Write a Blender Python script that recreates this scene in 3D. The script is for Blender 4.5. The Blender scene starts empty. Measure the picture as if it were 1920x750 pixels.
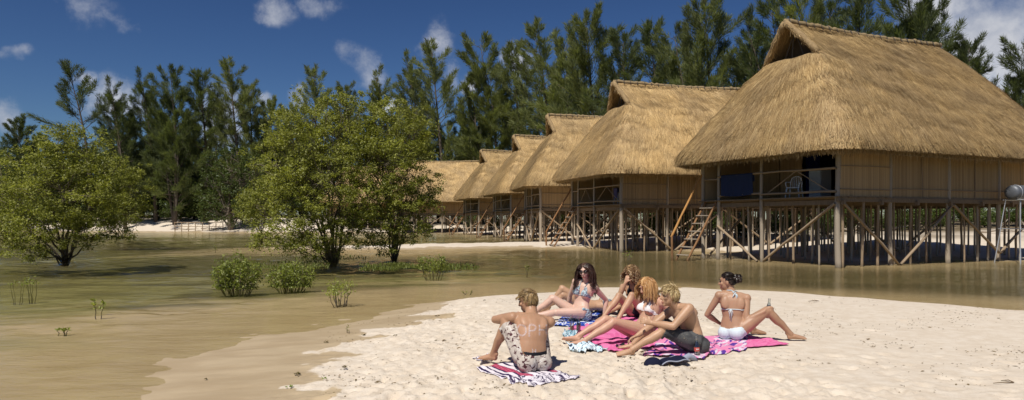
import bpy, bmesh, math, random
import numpy as np
from mathutils import Vector, Matrix
from mathutils.bvhtree import BVHTree

SC = bpy.context.scene
COL = SC.collection
random.seed(7)
RNG = np.random.default_rng(7)

# ---------------------------------------------------------------- camera
CAM_H = 1.7
FPX = 1920 * 25.0 / 36.0          # focal length in photo pixels
HORIZON = 413.0
cam_data = bpy.data.cameras.new('camera')
cam_data.lens = 25.0
cam_data.sensor_width = 36.0
cam_data.shift_y = (HORIZON - 375.0) / 1920.0
cam_data.clip_start = 0.05
cam_data.clip_end = 6000
cam = bpy.data.objects.new('camera', cam_data)
cam.location = (0, 0, CAM_H)
cam.rotation_euler = (math.radians(90), 0, 0)
COL.objects.link(cam)
SC.camera = cam

def at(px, py, Y):
    """point at depth Y that the photo shows at px, py"""
    return np.array([(px - 960) / FPX * Y, Y, CAM_H + (HORIZON - py) / FPX * Y])

def on(px, py, z=0.0):
    """point of height z that the photo shows at px, py"""
    Y = FPX * (CAM_H - z) / (py - HORIZON)
    return np.array([(px - 960) / FPX * Y, Y, z])

# ---------------------------------------------------------------- light
SUN_EL = math.radians(58)
SUN_AZ = (-0.50, -0.866)          # horizontal direction towards the sun
sun_data = bpy.data.lights.new('sun', 'SUN')
sun_data.energy = 4.8
sun_data.angle = math.radians(0.53)
sun_data.color = (1.0, 0.95, 0.86)
sun = bpy.data.objects.new('sun', sun_data)
to_sun = Vector((SUN_AZ[0] * math.cos(SUN_EL), SUN_AZ[1] * math.cos(SUN_EL), math.sin(SUN_EL)))
sun.rotation_euler = to_sun.to_track_quat('Z', 'Y').to_euler()
sun.location = (-20, -30, 60)
COL.objects.link(sun)

SC.view_settings.view_transform = 'Standard'
SC.view_settings.look = 'None'
SC.view_settings.exposure = 0.0
SC.view_settings.gamma = 1.0
SC.view_settings.use_curve_mapping = False
SC.cycles.max_bounces = 7
SC.cycles.diffuse_bounces = 3
SC.cycles.glossy_bounces = 3
SC.cycles.transmission_bounces = 5
SC.cycles.transparent_max_bounces = 10
SC.cycles.caustics_reflective = False
SC.cycles.caustics_refractive = False

# ---------------------------------------------------------------- node helper
class NT:
    def __init__(self, tree):
        self.t = tree
        self.n = tree.nodes
        self.l = tree.links
    def new(self, typ, **kw):
        nd = self.n.new(typ)
        for k, v in kw.items():
            setattr(nd, k, v)
        return nd
    def set(self, sock, val):
        if isinstance(val, bpy.types.NodeSocket):
            self.l.new(val, sock)
        else:
            if sock.type == 'RGBA' and len(val) == 3:
                val = (*val, 1)
            sock.default_value = val
    def math(self, op, a, b=0.0, c=0.0, clamp=False):
        nd = self.new('ShaderNodeMath', operation=op, use_clamp=clamp)
        self.set(nd.inputs[0], a); self.set(nd.inputs[1], b); self.set(nd.inputs[2], c)
        return nd.outputs[0]
    def vmath(self, op, a, b=(0, 0, 0)):
        nd = self.new('ShaderNodeVectorMath', operation=op)
        self.set(nd.inputs[0], a); self.set(nd.inputs[1], b)
        return nd.outputs['Value'] if op in ('LENGTH', 'DOT_PRODUCT', 'DISTANCE') else nd.outputs[0]
    def mix(self, f, a, b, blend='MIX'):
        nd = self.new('ShaderNodeMix', data_type='RGBA', blend_type=blend)
        self.set(nd.inputs[0], f); self.set(nd.inputs[6], a); self.set(nd.inputs[7], b)
        return nd.outputs[2]
    def noise(self, vec, scale, detail=3, rough=.55, dist=0.0):
        nd = self.new('ShaderNodeTexNoise')
        if vec is not None: self.set(nd.inputs['Vector'], vec)
        self.set(nd.inputs['Scale'], scale); self.set(nd.inputs['Detail'], detail)
        self.set(nd.inputs['Roughness'], rough); self.set(nd.inputs['Distortion'], dist)
        return nd.outputs[0]
    def ramp(self, f, lo, hi, a=0.0, b=1.0, smooth=True):
        nd = self.new('ShaderNodeMapRange', interpolation_type='SMOOTHSTEP' if smooth else 'LINEAR')
        self.set(nd.inputs[0], f); self.set(nd.inputs[1], lo); self.set(nd.inputs[2], hi)
        self.set(nd.inputs[3], a); self.set(nd.inputs[4], b)
        return nd.outputs[0]
    def scaled(self, vec, s):
        return self.vmath('MULTIPLY', vec, s)
    def attr(self, name):
        return self.new('ShaderNodeAttribute', attribute_name=name).outputs['Fac']
    def bump(self, h, strength=.3, dist=.02):
        nd = self.new('ShaderNodeBump')
        self.set(nd.inputs['Height'], h); nd.inputs['Strength'].default_value = strength
        nd.inputs['Distance'].default_value = dist
        return nd.outputs[0]

# ---------------------------------------------------------------- world: sky and clouds
world = bpy.data.worlds.new('World')
SC.world = world
world.use_nodes = True
w = NT(world.node_tree)
w.n.clear()
sky = w.new('ShaderNodeTexSky', sky_type='NISHITA', sun_disc=False)
sky.sun_elevation = SUN_EL
sky.sun_rotation = math.atan2(SUN_AZ[0], SUN_AZ[1])
sky.altitude = 0
sky.air_density = 1.0
sky.dust_density = 0.15
sky.ozone_density = 4.0
gam = w.new('ShaderNodeGamma')
w.l.new(sky.outputs[0], gam.inputs[0])
gam.inputs[1].default_value = 1.45
skycol = w.mix(1.0, gam.outputs[0], (0.225, 0.245, 0.285), 'MULTIPLY')
gen = w.new('ShaderNodeTexCoord').outputs['Generated']
dirn = w.vmath('NORMALIZE', gen)
def cloud_dir(px, py):
    v = Vector(((px - 960) / FPX, 1, (HORIZON - py) / FPX)).normalized()
    return tuple(v)
cloud_list = [(1835, 75, 5.6, 4.6, 1.0), (1760, 25, 3.0, 2.6, 1.0), (1900, 150, 4.6, 4.6, .9), (505, 24, 2.4, 1.3, .85),
              (815, 80, 1.7, 2.4, .62), (690, 128, 2.2, 1.8, .6), (552, 184, 1.2, 1.4, .95), (412, 222, 2.4, 3.0, .95),
              (205, 190, 2.6, 1.9, .9), (8, 212, 1.6, 1.9, .75), (180, 18, 2.2, 1.6, .5), (970, 110, 1.2, 1.6, .9),
              (880, 160, 1.4, 1.2, .8), (482, 182, .8, .8, .7), (140, 155, 1.4, .8, .6), (600, 20, 2.6, .8, .42), (830, 130, 1.6, 2.4, .48), (660, 100, 1.8, 1.2, .45), (20, 92, 1.2, .6, .5), (230, 40, 2.0, .8, .4), (730, 205, 1.5, .8, .7),
              (2300, 60, 6, 4, .9), (2700, 180, 7, 4, .9), (-500, 150, 5, 3, .8), (-900, 60, 6, 3, .7)]
warpn = w.new('ShaderNodeTexNoise')
w.set(warpn.inputs['Vector'], dirn); warpn.inputs['Scale'].default_value = 14; warpn.inputs['Detail'].default_value = 5
wd = w.vmath('ADD', dirn, w.vmath('MULTIPLY', w.vmath('SUBTRACT', warpn.outputs[1], (.5, .5, .5)), (.075, .075, .06)))
mask = None
for (px, py, rx, ry, amp) in cloud_list:
    c = cloud_dir(px, py)
    sx, sy = 1 / math.radians(rx), 1 / math.radians(ry)
    d = w.vmath('LENGTH', w.vmath('MULTIPLY', w.vmath('SUBTRACT', wd, c), (sx, sx, sy)))
    m = w.ramp(d, 0.1, 1.25, amp, 0.0)
    mask = m if mask is None else w.math('MAXIMUM', mask, m)
n1 = w.noise(dirn, 24, 8, .65)
dens = w.math('ADD', mask, w.math('MULTIPLY', w.math('SUBTRACT', n1, .5), 1.5))
dens = w.math('MULTIPLY', w.ramp(dens, .08, 1.15), w.ramp(mask, 0.02, .3))
shade = w.ramp(w.noise(wd, 9, 5, .6), .32, .68)
ccol = w.mix(shade, (4.2, 4.6, 5.6), (8.4, 8.4, 8.6))
fin = w.mix(w.math('MULTIPLY', dens, .93), skycol, ccol)
bg = w.new('ShaderNodeBackground')
w.l.new(fin, bg.inputs[0])
bg.inputs[1].default_value = 0.085
wo = w.new('ShaderNodeOutputWorld')
w.l.new(bg.outputs[0], wo.inputs[0])

# ---------------------------------------------------------------- materials
MATS = {}
def material(name):
    m = bpy.data.materials.new(name)
    m.use_nodes = True
    nt = NT(m.node_tree)
    nt.n.clear()
    out = nt.new('ShaderNodeOutputMaterial')
    MATS[name] = m
    return m, nt, out

def principled(nt, out, color, rough=.7, spec=.3, normal=None, metallic=0.0, alpha=None, **extra):
    b = nt.new('ShaderNodeBsdfPrincipled')
    nt.set(b.inputs['Base Color'], color)
    nt.set(b.inputs['Roughness'], rough)
    nt.set(b.inputs['Specular IOR Level'], spec)
    nt.set(b.inputs['Metallic'], metallic)
    if normal is not None: nt.l.new(normal, b.inputs['Normal'])
    for k, v in extra.items():
        nt.set(b.inputs[k.replace('_', ' ')], v)
    nt.l.new(b.outputs[0], out.inputs[0])
    return b

def obj_coord(nt):
    return nt.new('ShaderNodeTexCoord').outputs['Object']
def world_pos(nt):
    return nt.new('ShaderNodeNewGeometry').outputs['Position']
def island(nt):
    return nt.new('ShaderNodeNewGeometry').outputs['Random Per Island']

def mat_wood(name, c1, c2, rough=.85, along=(14, 14, 1.2)):
    m, nt, out = material(name)
    oc = obj_coord(nt)
    rnd = nt.new('ShaderNodeObjectInfo').outputs['Random']
    v = nt.vmath('ADD', nt.scaled(oc, along), nt.vmath('MULTIPLY', (31., 17., 5.), rnd)) if False else nt.scaled(oc, along)
    n = nt.noise(v, 3, 4, .65)
    col = nt.mix(nt.ramp(n, .3, .7), c1, c2)
    col = nt.mix(nt.math('MULTIPLY', rnd, .55), col, nt.mix(.5, c2, (.12, .09, .065)))
    sep = nt.new('ShaderNodeSeparateXYZ'); nt.l.new(world_pos(nt), sep.inputs[0])
    tide = nt.ramp(nt.math('ADD', sep.outputs[2], nt.math('MULTIPLY', n, .25)), .12, .34, .55, 0)
    col = nt.mix(tide, col, (.075, .065, .045))
    principled(nt, out, col, rough, .2, nt.bump(n, .35, .02))
    return m

def mat_plain(name, c, rough=.6, spec=.35, var=.12, scale=20, metallic=0.0):
    m, nt, out = material(name)
    n = nt.noise(obj_coord(nt), scale, 3)
    dark = tuple(x * (1 - 2 * var) for x in c)
    principled(nt, out, nt.mix(n, dark, tuple(min(1, x * (1 + var)) for x in c)), rough, spec, None, metallic)
    return m

def mat_strand(name, cols, rough=.6, spec=.25, transl=0.0, vscale=None):
    """colour differs from straw to straw / leaf to leaf"""
    m, nt, out = material(name)
    r = island(nt)
    cr = nt.new('ShaderNodeValToRGB')
    nt.l.new(r, cr.inputs[0])
    e = cr.color_ramp.elements
    while len(e) < len(cols): e.new(.5)
    for i, c in enumerate(cols):
        e[i].position = i / max(1, len(cols) - 1)
        e[i].color = (*c, 1)
    col = cr.outputs[0]
    if name == 'straw':
        big = nt.noise(nt.scaled(world_pos(nt), (1, 1, .6)), .55, 5, .65)
        col = nt.mix(1.0, col, nt.mix(nt.ramp(big, .32, .68), (.84, .84, .88), (1.12, 1.10, 1.04)), 'MULTIPLY')
    if vscale:
        n = nt.noise(world_pos(nt), vscale, 2)
        col = nt.mix(1.0, col, nt.mix(nt.ramp(n, .3, .7), (.72, .72, .72), (1.22, 1.2, 1.1)), 'MULTIPLY')
    oi = nt.new('ShaderNodeObjectInfo')
    if name == 'straw':
        col = nt.mix(1.0, col, oi.outputs['Color'], 'MULTIPLY')
    else:
        col = nt.mix(1.0, col, nt.mix(oi.outputs['Random'], (.86, .86, .88), (1.12, 1.10, 1.06)), 'MULTIPLY')
    b = nt.new('ShaderNodeBsdfPrincipled')
    nt.set(b.inputs['Base Color'], col); nt.set(b.inputs['Roughness'], rough); nt.set(b.inputs['Specular IOR Level'], spec)
    if transl:
        tr = nt.new('ShaderNodeBsdfTranslucent')
        nt.l.new(nt.mix(1.0, col, (1.25, 1.3, .6), 'MULTIPLY'), tr.inputs[0])
        ms = nt.new('ShaderNodeMixShader')
        ms.inputs[0].default_value = transl
        nt.l.new(b.outputs[0], ms.inputs[1]); nt.l.new(tr.outputs[0], ms.inputs[2])
        nt.l.new(ms.outputs[0], out.inputs[0])
    else:
        nt.l.new(b.outputs[0], out.inputs[0])
    return m

mat_wood('pole_wood', (.27, .19, .12), (.44, .33, .22))
mat_wood('pole_grey', (.33, .27, .20), (.52, .44, .345))
mat_wood('ladder_wood', (.22, .105, .045), (.34, .185, .085))
mat_wood('handrail_wood', (.42, .20, .06), (.55, .29, .10))
mat_wood('plank_wood', (.17, .12, .075), (.30, .225, .15))
mat_wood('bark_dark', (.07, .055, .042), (.14, .115, .09), along=(6, 6, 1))
mat_wood('bark_mangrove', (.12, .095, .07), (.24, .20, .155), along=(10, 10, 2))
mat_wood('driftwood', (.32, .27, .21), (.46, .40, .33))
STRAW = [(.20, .13, .058), (.32, .21, .093), (.40, .27, .122), (.48, .335, .155), (.62, .46, .235)]
mat_strand('straw', STRAW, .6, .2, 0.0, None)
mat_strand('reed', [(.38, .265, .145), (.48, .345, .19), (.57, .42, .24), (.44, .31, .165)], .7, .2)
mat_strand('leaf_mangrove', [(.16, .18, .045), (.25, .27, .06), (.32, .335, .08), (.40, .41, .12)], .5, .3, .40, .9)
mat_strand('leaf_shrub', [(.19, .23, .05), (.26, .30, .065), (.33, .36, .10)], .45, .4, .4)
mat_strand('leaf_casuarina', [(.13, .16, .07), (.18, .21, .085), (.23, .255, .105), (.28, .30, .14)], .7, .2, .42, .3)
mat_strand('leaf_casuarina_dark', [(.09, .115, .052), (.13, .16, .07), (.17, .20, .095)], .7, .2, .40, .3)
mat_strand('leaf_bush', [(.05, .075, .018), (.08, .115, .025), (.12, .15, .04)], .5, .3, .3)
mat_strand('grass_green', [(.12, .15, .035), (.16, .19, .04), (.20, .22, .06)], .5, .3, .3)

def mat_thatch():
    m, nt, out = material('thatch')
    oc = obj_coord(nt)
    n = nt.noise(oc, 9, 5, .7)
    n2 = nt.noise(oc, 1.1, 3)
    col = nt.mix(nt.ramp(n, .3, .7), (.22, .15, .08), (.40, .28, .145))
    col = nt.mix(nt.math('MULTIPLY', n2, .4), col, (.30, .215, .12))
    principled(nt, out, col, .9, .1, nt.bump(n, .6, .05))
mat_thatch()
mat_plain('inside_shade', (.018, .014, .012), .9, .1)
mat_plain('reed_backing', (.10, .072, .045), .9, .1)
mat_plain('blue_cloth', (.030, .042, .092), .9, .1)
mat_plain('curtain_blue', (.008, .012, .10), .9, .1)
mat_plain('door_red', (.11, .026, .018), .6, .3)
mat_plain('white_plastic', (.78, .78, .78), .35, .5, .03)
mat_plain('white_enamel', (.50, .54, .60), .35, .5, .05)
mat_plain('purple_cloth', (.11, .10, .20), .9, .1)
mat_plain('tank_metal', (.14, .15, .17), .5, .4, .15, 6, .3)
mat_plain('steel_tube', (.55, .56, .58), .4, .5, .1, 6, .5)
mat_plain('rope', (.30, .22, .12), .9, .1)
mat_plain('fence_white', (.55, .53, .48), .8, .2)

# ---------------------------------------------------------------- geometry helpers
class MB:
    def __init__(self):
        self.v = []; self.f = []; self.n = 0; self.uv = None
    def add(self, verts, faces):
        verts = np.asarray(verts, float).reshape(-1, 3)
        off = self.n
        self.v.append(verts)
        for f in faces:
            self.f.append(tuple(int(i) + off for i in f))
        self.n += len(verts)
    def grid(self, P, closed=False, flip=False):
        """P (rows, cols, 3)"""
        r, c = P.shape[:2]
        fs = []
        for i in range(r - 1):
            for j in range(c if closed else c - 1):
                k = (j + 1) % c
                q = (i * c + j, i * c + k, (i + 1) * c + k, (i + 1) * c + j)
                fs.append(q[::-1] if flip else q)
        self.add(P.reshape(-1, 3), fs)
    def tube(self, pts, rad, seg=8, cap=True, lateral=None, rad2=None):
        pts = np.asarray(pts, float)
        n = len(pts)
        rad = np.broadcast_to(np.asarray(rad, float), (n,))
        rad2 = rad if rad2 is None else np.broadcast_to(np.asarray(rad2, float), (n,))
        T = np.gradient(pts, axis=0)
        T /= np.linalg.norm(T, axis=1, keepdims=True) + 1e-9
        a = np.array([0, 0, 1.0]) if abs(T[0][2]) < .9 else np.array([1.0, 0, 0])
        rings = []
        prev = None
        for i in range(n):
            if lateral is not None:
                A = np.asarray(lateral[i] if np.ndim(lateral) == 2 else lateral, float)
                A = A - T[i] * A.dot(T[i])
            elif prev is None:
                A = np.cross(T[i], a)
            else:
                A = prev - T[i] * prev.dot(T[i])
            A /= np.linalg.norm(A) + 1e-9
            prev = A
            B = np.cross(T[i], A)
            th = np.linspace(0, 2 * math.pi, seg, endpoint=False)
            rings.append(pts[i] + np.outer(np.cos(th) * rad[i], A) + np.outer(np.sin(th) * rad2[i], B))
        R = np.array(rings)
        off = self.n
        self.grid(R, closed=True)
        if cap:
            self.f.append(tuple(off + k for k in range(seg))[::-1])
            self.f.append(tuple(off + (n - 1) * seg + k for k in range(seg)))
    def ellipsoid(self, c, axes, seg=12, rings=8):
        """axes: three vectors (with length)"""
        c = np.asarray(c, float); ax = np.asarray(axes, float)
        th = np.linspace(0, math.pi, rings + 1)[1:-1]
        ph = np.linspace(0, 2 * math.pi, seg, endpoint=False)
        vs = [c + ax[2]]
        for t in th:
            for p in ph:
                vs.append(c + ax[0] * math.sin(t) * math.cos(p) + ax[1] * math.sin(t) * math.sin(p) + ax[2] * math.cos(t))
        vs.append(c - ax[2])
        fs = []
        for j in range(seg):
            fs.append((0, 1 + j, 1 + (j + 1) % seg))
        for i in range(rings - 2):
            for j in range(seg):
                a = 1 + i * seg + j; b = 1 + i * seg + (j + 1) % seg
                fs.append((a, a + seg, b + seg, b))
        last = len(vs) - 1; o = 1 + (rings - 2) * seg
        for j in range(seg):
            fs.append((o + j, last, o + (j + 1) % seg))
        self.add(vs, fs)
    def box(self, c, half, axes=None):
        c = np.asarray(c, float)
        ax = np.eye(3) if axes is None else np.asarray(axes, float)
        vs = []
        for sx in (-1, 1):
            for sy in (-1, 1):
                for sz in (-1, 1):
                    vs.append(c + ax[0] * half[0] * sx + ax[1] * half[1] * sy + ax[2] * half[2] * sz)
        self.add(vs, [(0, 1, 3, 2), (4, 6, 7, 5), (0, 4, 5, 1), (2, 3, 7, 6), (0, 2, 6, 4), (1, 5, 7, 3)])
    def mesh(self, name, mat=None, smooth=False):
        me = bpy.data.meshes.new(name)
        v = np.concatenate(self.v) if self.v else np.zeros((0, 3))
        me.from_pydata(v.tolist(), [], self.f)
        if mat: me.materials.append(MATS[mat])
        if smooth and len(me.polygons):
            me.polygons.foreach_set('use_smooth', [True] * len(me.polygons))
        me.update()
        return me

def quads_mesh(name, V, mat, smooth=False):
    """V (n,4,3): n loose quads, fast"""
    n = len(V)
    me = bpy.data.meshes.new(name)
    me.vertices.add(n * 4); me.loops.add(n * 4); me.polygons.add(n)
    me.vertices.foreach_set('co', np.ascontiguousarray(V, dtype=np.float32).ravel())
    me.loops.foreach_set('vertex_index', np.arange(n * 4, dtype=np.int32))
    me.polygons.foreach_set('loop_start', np.arange(0, n * 4, 4, dtype=np.int32))
    if mat: me.materials.append(MATS[mat])
    me.update(calc_edges=True)
    return me

def link(name, mesh, parent=None, loc=(0, 0, 0), rot=(0, 0, 0), scale=(1, 1, 1)):
    o = bpy.data.objects.new(name, mesh)
    o.location = loc; o.rotation_euler = rot; o.scale = scale
    COL.objects.link(o)
    if parent is not None: o.parent = parent
    return o
def thing(name, label, cat, loc=(0, 0, 0), rz=0.0, group=None, mesh=None, scale=(1, 1, 1)):
    o = link(name, mesh, None, loc, (0, 0, rz), scale)
    o['label'] = label; o['category'] = cat
    if group: o['group'] = group
    return o
def tag(o, label, cat, group=None):
    o['label'] = label; o['category'] = cat
    if group: o['group'] = group
    return o

# smooth lattice noise
def _hash(ix, iy, seed):
    h = (ix.astype(np.int64) * 374761393 + iy.astype(np.int64) * 668265263 + seed * 974711) & 0xffffffff
    h = ((h ^ (h >> 13)) * 1274126177) & 0xffffffff
    h = (h ^ (h >> 16)) & 0xffffffff
    return h / 4294967295.0
def vnoise(x, y, seed=0):
    x = np.asarray(x, float); y = np.asarray(y, float)
    ix = np.floor(x); iy = np.floor(y)
    fx = x - ix; fy = y - iy
    fx = fx * fx * fx * (fx * (fx * 6 - 15) + 10); fy = fy * fy * fy * (fy * (fy * 6 - 15) + 10)
    a = _hash(ix, iy, seed); b = _hash(ix + 1, iy, seed); c = _hash(ix, iy + 1, seed); d = _hash(ix + 1, iy + 1, seed)
    return (a * (1 - fx) + b * fx) * (1 - fy) + (c * (1 - fx) + d * fx) * fy - .5
def fbm(x, y, oct=4, seed=0, gain=.5):
    s = 0; a = 1.0
    for k in range(oct):
        s = s + a * vnoise(x * 2 ** k + 17.3 * k, y * 2 ** k - 9.1 * k, seed + k)
        a *= gain
    return s
def sstep(x, a, b):
    t = np.clip((np.asarray(x, float) - a) / (b - a), 0, 1)
    return t * t * (3 - 2 * t)
def unit(v):
    v = np.asarray(v, float)
    return v / (np.linalg.norm(v) + 1e-12)
# ================================================================ terrain and water
def sdf_poly(x, y, poly):
    """signed distance, positive inside"""
    P = np.asarray(poly, float)
    d2 = np.full(x.shape, 1e18); inside = np.zeros(x.shape, bool)
    n = len(P)
    for i in range(n):
        ax, ay = P[i]; bx, by = P[(i + 1) % n]
        ex, ey = bx - ax, by - ay
        t = np.clip(((x - ax) * ex + (y - ay) * ey) / (ex * ex + ey * ey), 0, 1)
        d2 = np.minimum(d2, (x - ax - t * ex) ** 2 + (y - ay - t * ey) ** 2)
        c = ((ay > y) != (by > y))
        if ey != 0:
            inside ^= c & (x < ex * (y - ay) / ey + ax)
    d = np.sqrt(d2)
    return np.where(inside, d, -d)

SPIT = [on(p, q)[:2] for p, q in [(240, 750), (330, 692), (440, 645), (640, 602), (800, 569), (930, 554), (1010, 552), (1090, 546),
        (1200, 543), (1290, 543.5), (1400, 548), (1500, 554), (1600, 562), (1700, 572), (1800, 579), (1920, 588)]]
SPIT = SPIT + [np.array(q) for q in [(12.5, 10.6), (22, 5), (30, -20), (-6, -20), (-4.6, -3), (-4.0, 3)]]
LAND = [(60, 18), (30, 24.5), (23.0, 28.0), (21.0, 30.2), (18.6, 30.2), (14.9, 27.7), (12.8, 27.3), (11.3, 30.0), (10.9, 34), (10.4, 38.5), (7.6, 41.6),
        (4.6, 43.2), (-.3, 43.6), (-3.5, 42.2), (-6.3, 41), (-10, 41.4), (-13.3, 41.6), (-14.8, 43.5), (-10, 46.2), (-7.4, 48.6), (-2, 51.5),
        (1.8, 53.5), (3.5, 57), (3, 62), (1.5, 68), (-1, 80), (-8, 96), (-20, 101), (-35, 98), (-48, 103), (-60, 107), (-100, 112),
        (-300, 140), (-2500, 200), (-2500, 3000), (2500, 3000), (2500, 20)]

DENTS = []
_r = np.random.default_rng(3)
while len(DENTS) < 900:
    px = _r.uniform(560, 1920); py = _r.uniform(560, 800)
    q = on(px, py, .18)
    keep = .95 if px < 1250 else (.6 if px < 1500 and py > 600 else .12)
    if px > 1500 and py > 660: keep = .35
    if _r.random() < keep:
        DENTS.append((q[0], q[1], _r.uniform(.03, .09), _r.uniform(.008, .026), _r.uniform(0, math.pi), _r.uniform(1, 2.0)))
CALM = [(0.18, 7.1, .55), (1.0, 10.3, .8), (1.6, 9.1, .6), (1.95, 7.95, .55), (2.8, 8.8, .7), (1.9, 10.6, .5), (1.1, 8.8, .4)]

def ground_parts(x, y):
    x = np.asarray(x, float); y = np.asarray(y, float)
    ds = sdf_poly(x, y, SPIT); dl = sdf_poly(x, y, LAND)
    wob = fbm(x * .5, y * .5, 3, 5)
    ds = ds + wob * .55
    dl = dl + wob * 1.0
    dd = np.maximum(0, -np.maximum(ds, dl))
    left = sstep(-x - .12 * (y - 6), -1.0, 2.5)
    z_spit = .21 * (1 - np.exp(-np.maximum(ds, 0) / (3.0 * left + .75 * (1 - left))))
    far = sstep(y, 90, 98) * sstep(-x, 16, 30)
    dlp = np.maximum(dl, 0)
    z_land = .055 * np.minimum(dlp, 22) + .012 * np.clip(dlp - 22, 0, 60) + far * 1.25 * sstep(dlp, 1.0, 9)
    bed = -(np.minimum(.5, .016 * dd + .0024 * dd * dd))
    z = np.where(ds > 0, z_spit, np.where(dl > 0, z_land, bed))
    return z, ds, dl, dd

def ground(x, y, detail=True):
    x = np.asarray(x, float); y = np.asarray(y, float)
    z, ds, dl, dd = ground_parts(x, y)
    if detail:
        calm = np.ones(x.shape)
        for cx, cy, r in CALM:
            calm = np.minimum(calm, .12 + .88 * sstep(np.hypot(x - cx, y - cy), r * .6, r * 1.2))
        dry = sstep(z, .06, .14) * (ds > 0)
        churn = sstep(3.4 - x + .55 * (7 - y) + 1.2 * fbm(x * .6, y * .6, 2, 41), -.8, 1.2)
        near = sstep(24 - y, 0, 8)
        cl = np.abs(fbm(x * 5.5, y * 5.5, 3, 91))
        dz = (fbm(x * 1.7, y * 1.7, 2, 11) * .04 + fbm(x * 13, y * 13, 3, 23, .8) * .026 + cl * .020 * sstep(fbm(x * 1.1, y * 1.1, 2, 93), -.1, .2)) * (.06 + .94 * churn) * dry
        dz = dz + fbm(x * .8, y * .8, 2, 31) * .02 * sstep(ds, -.5, .5) * (1 - dry * .5)
        dz = dz + (fbm(x * 2.1, y * 3.2, 3, 35) * .012) * sstep(ds, -1.2, .0) * (1 - dry) * sstep(-x, -1, 1)
        dz = dz + fbm(x * 1.6, y * 1.6, 3, 77) * .05 * (dl > 0) * sstep(dl, .2, 2)
        dent = np.zeros(x.shape)
        if x.size > 50:
            xf = x.ravel(); yf = y.ravel(); df = dent.ravel()
            sel = np.where((yf > 4) & (yf < 19) & (np.abs(xf) < 13))[0]
            xs = xf[sel]; ys = yf[sel]; acc = np.zeros(len(sel))
            order = np.argsort(ys); yo = ys[order]
            for (cx, cy, r, dep, a, e) in DENTS:
                lo = np.searchsorted(yo, cy - r * 5); hi = np.searchsorted(yo, cy + r * 5)
                idx = order[lo:hi]
                ux = (xs[idx] - cx) * math.cos(a) + (ys[idx] - cy) * math.sin(a)
                uy = -(xs[idx] - cx) * math.sin(a) + (ys[idx] - cy) * math.cos(a)
                q = ((ux / e) ** 2 + uy ** 2) / (r * r)
                m = q < 9
                acc[idx[m]] += dep * (-1.25 * np.exp(-q[m] * 1.6) + .55 * np.exp(-(np.sqrt(q[m]) - 1.35) ** 2 * 5))
            df[sel] = acc
            dent = df.reshape(x.shape)
            dz = dz + dent * dry
        z = z + dz * calm * (near if False else 1)
    return z
def gz(x, y):
    return float(ground(np.array([[x]]), np.array([[y]]))[0, 0])

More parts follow.
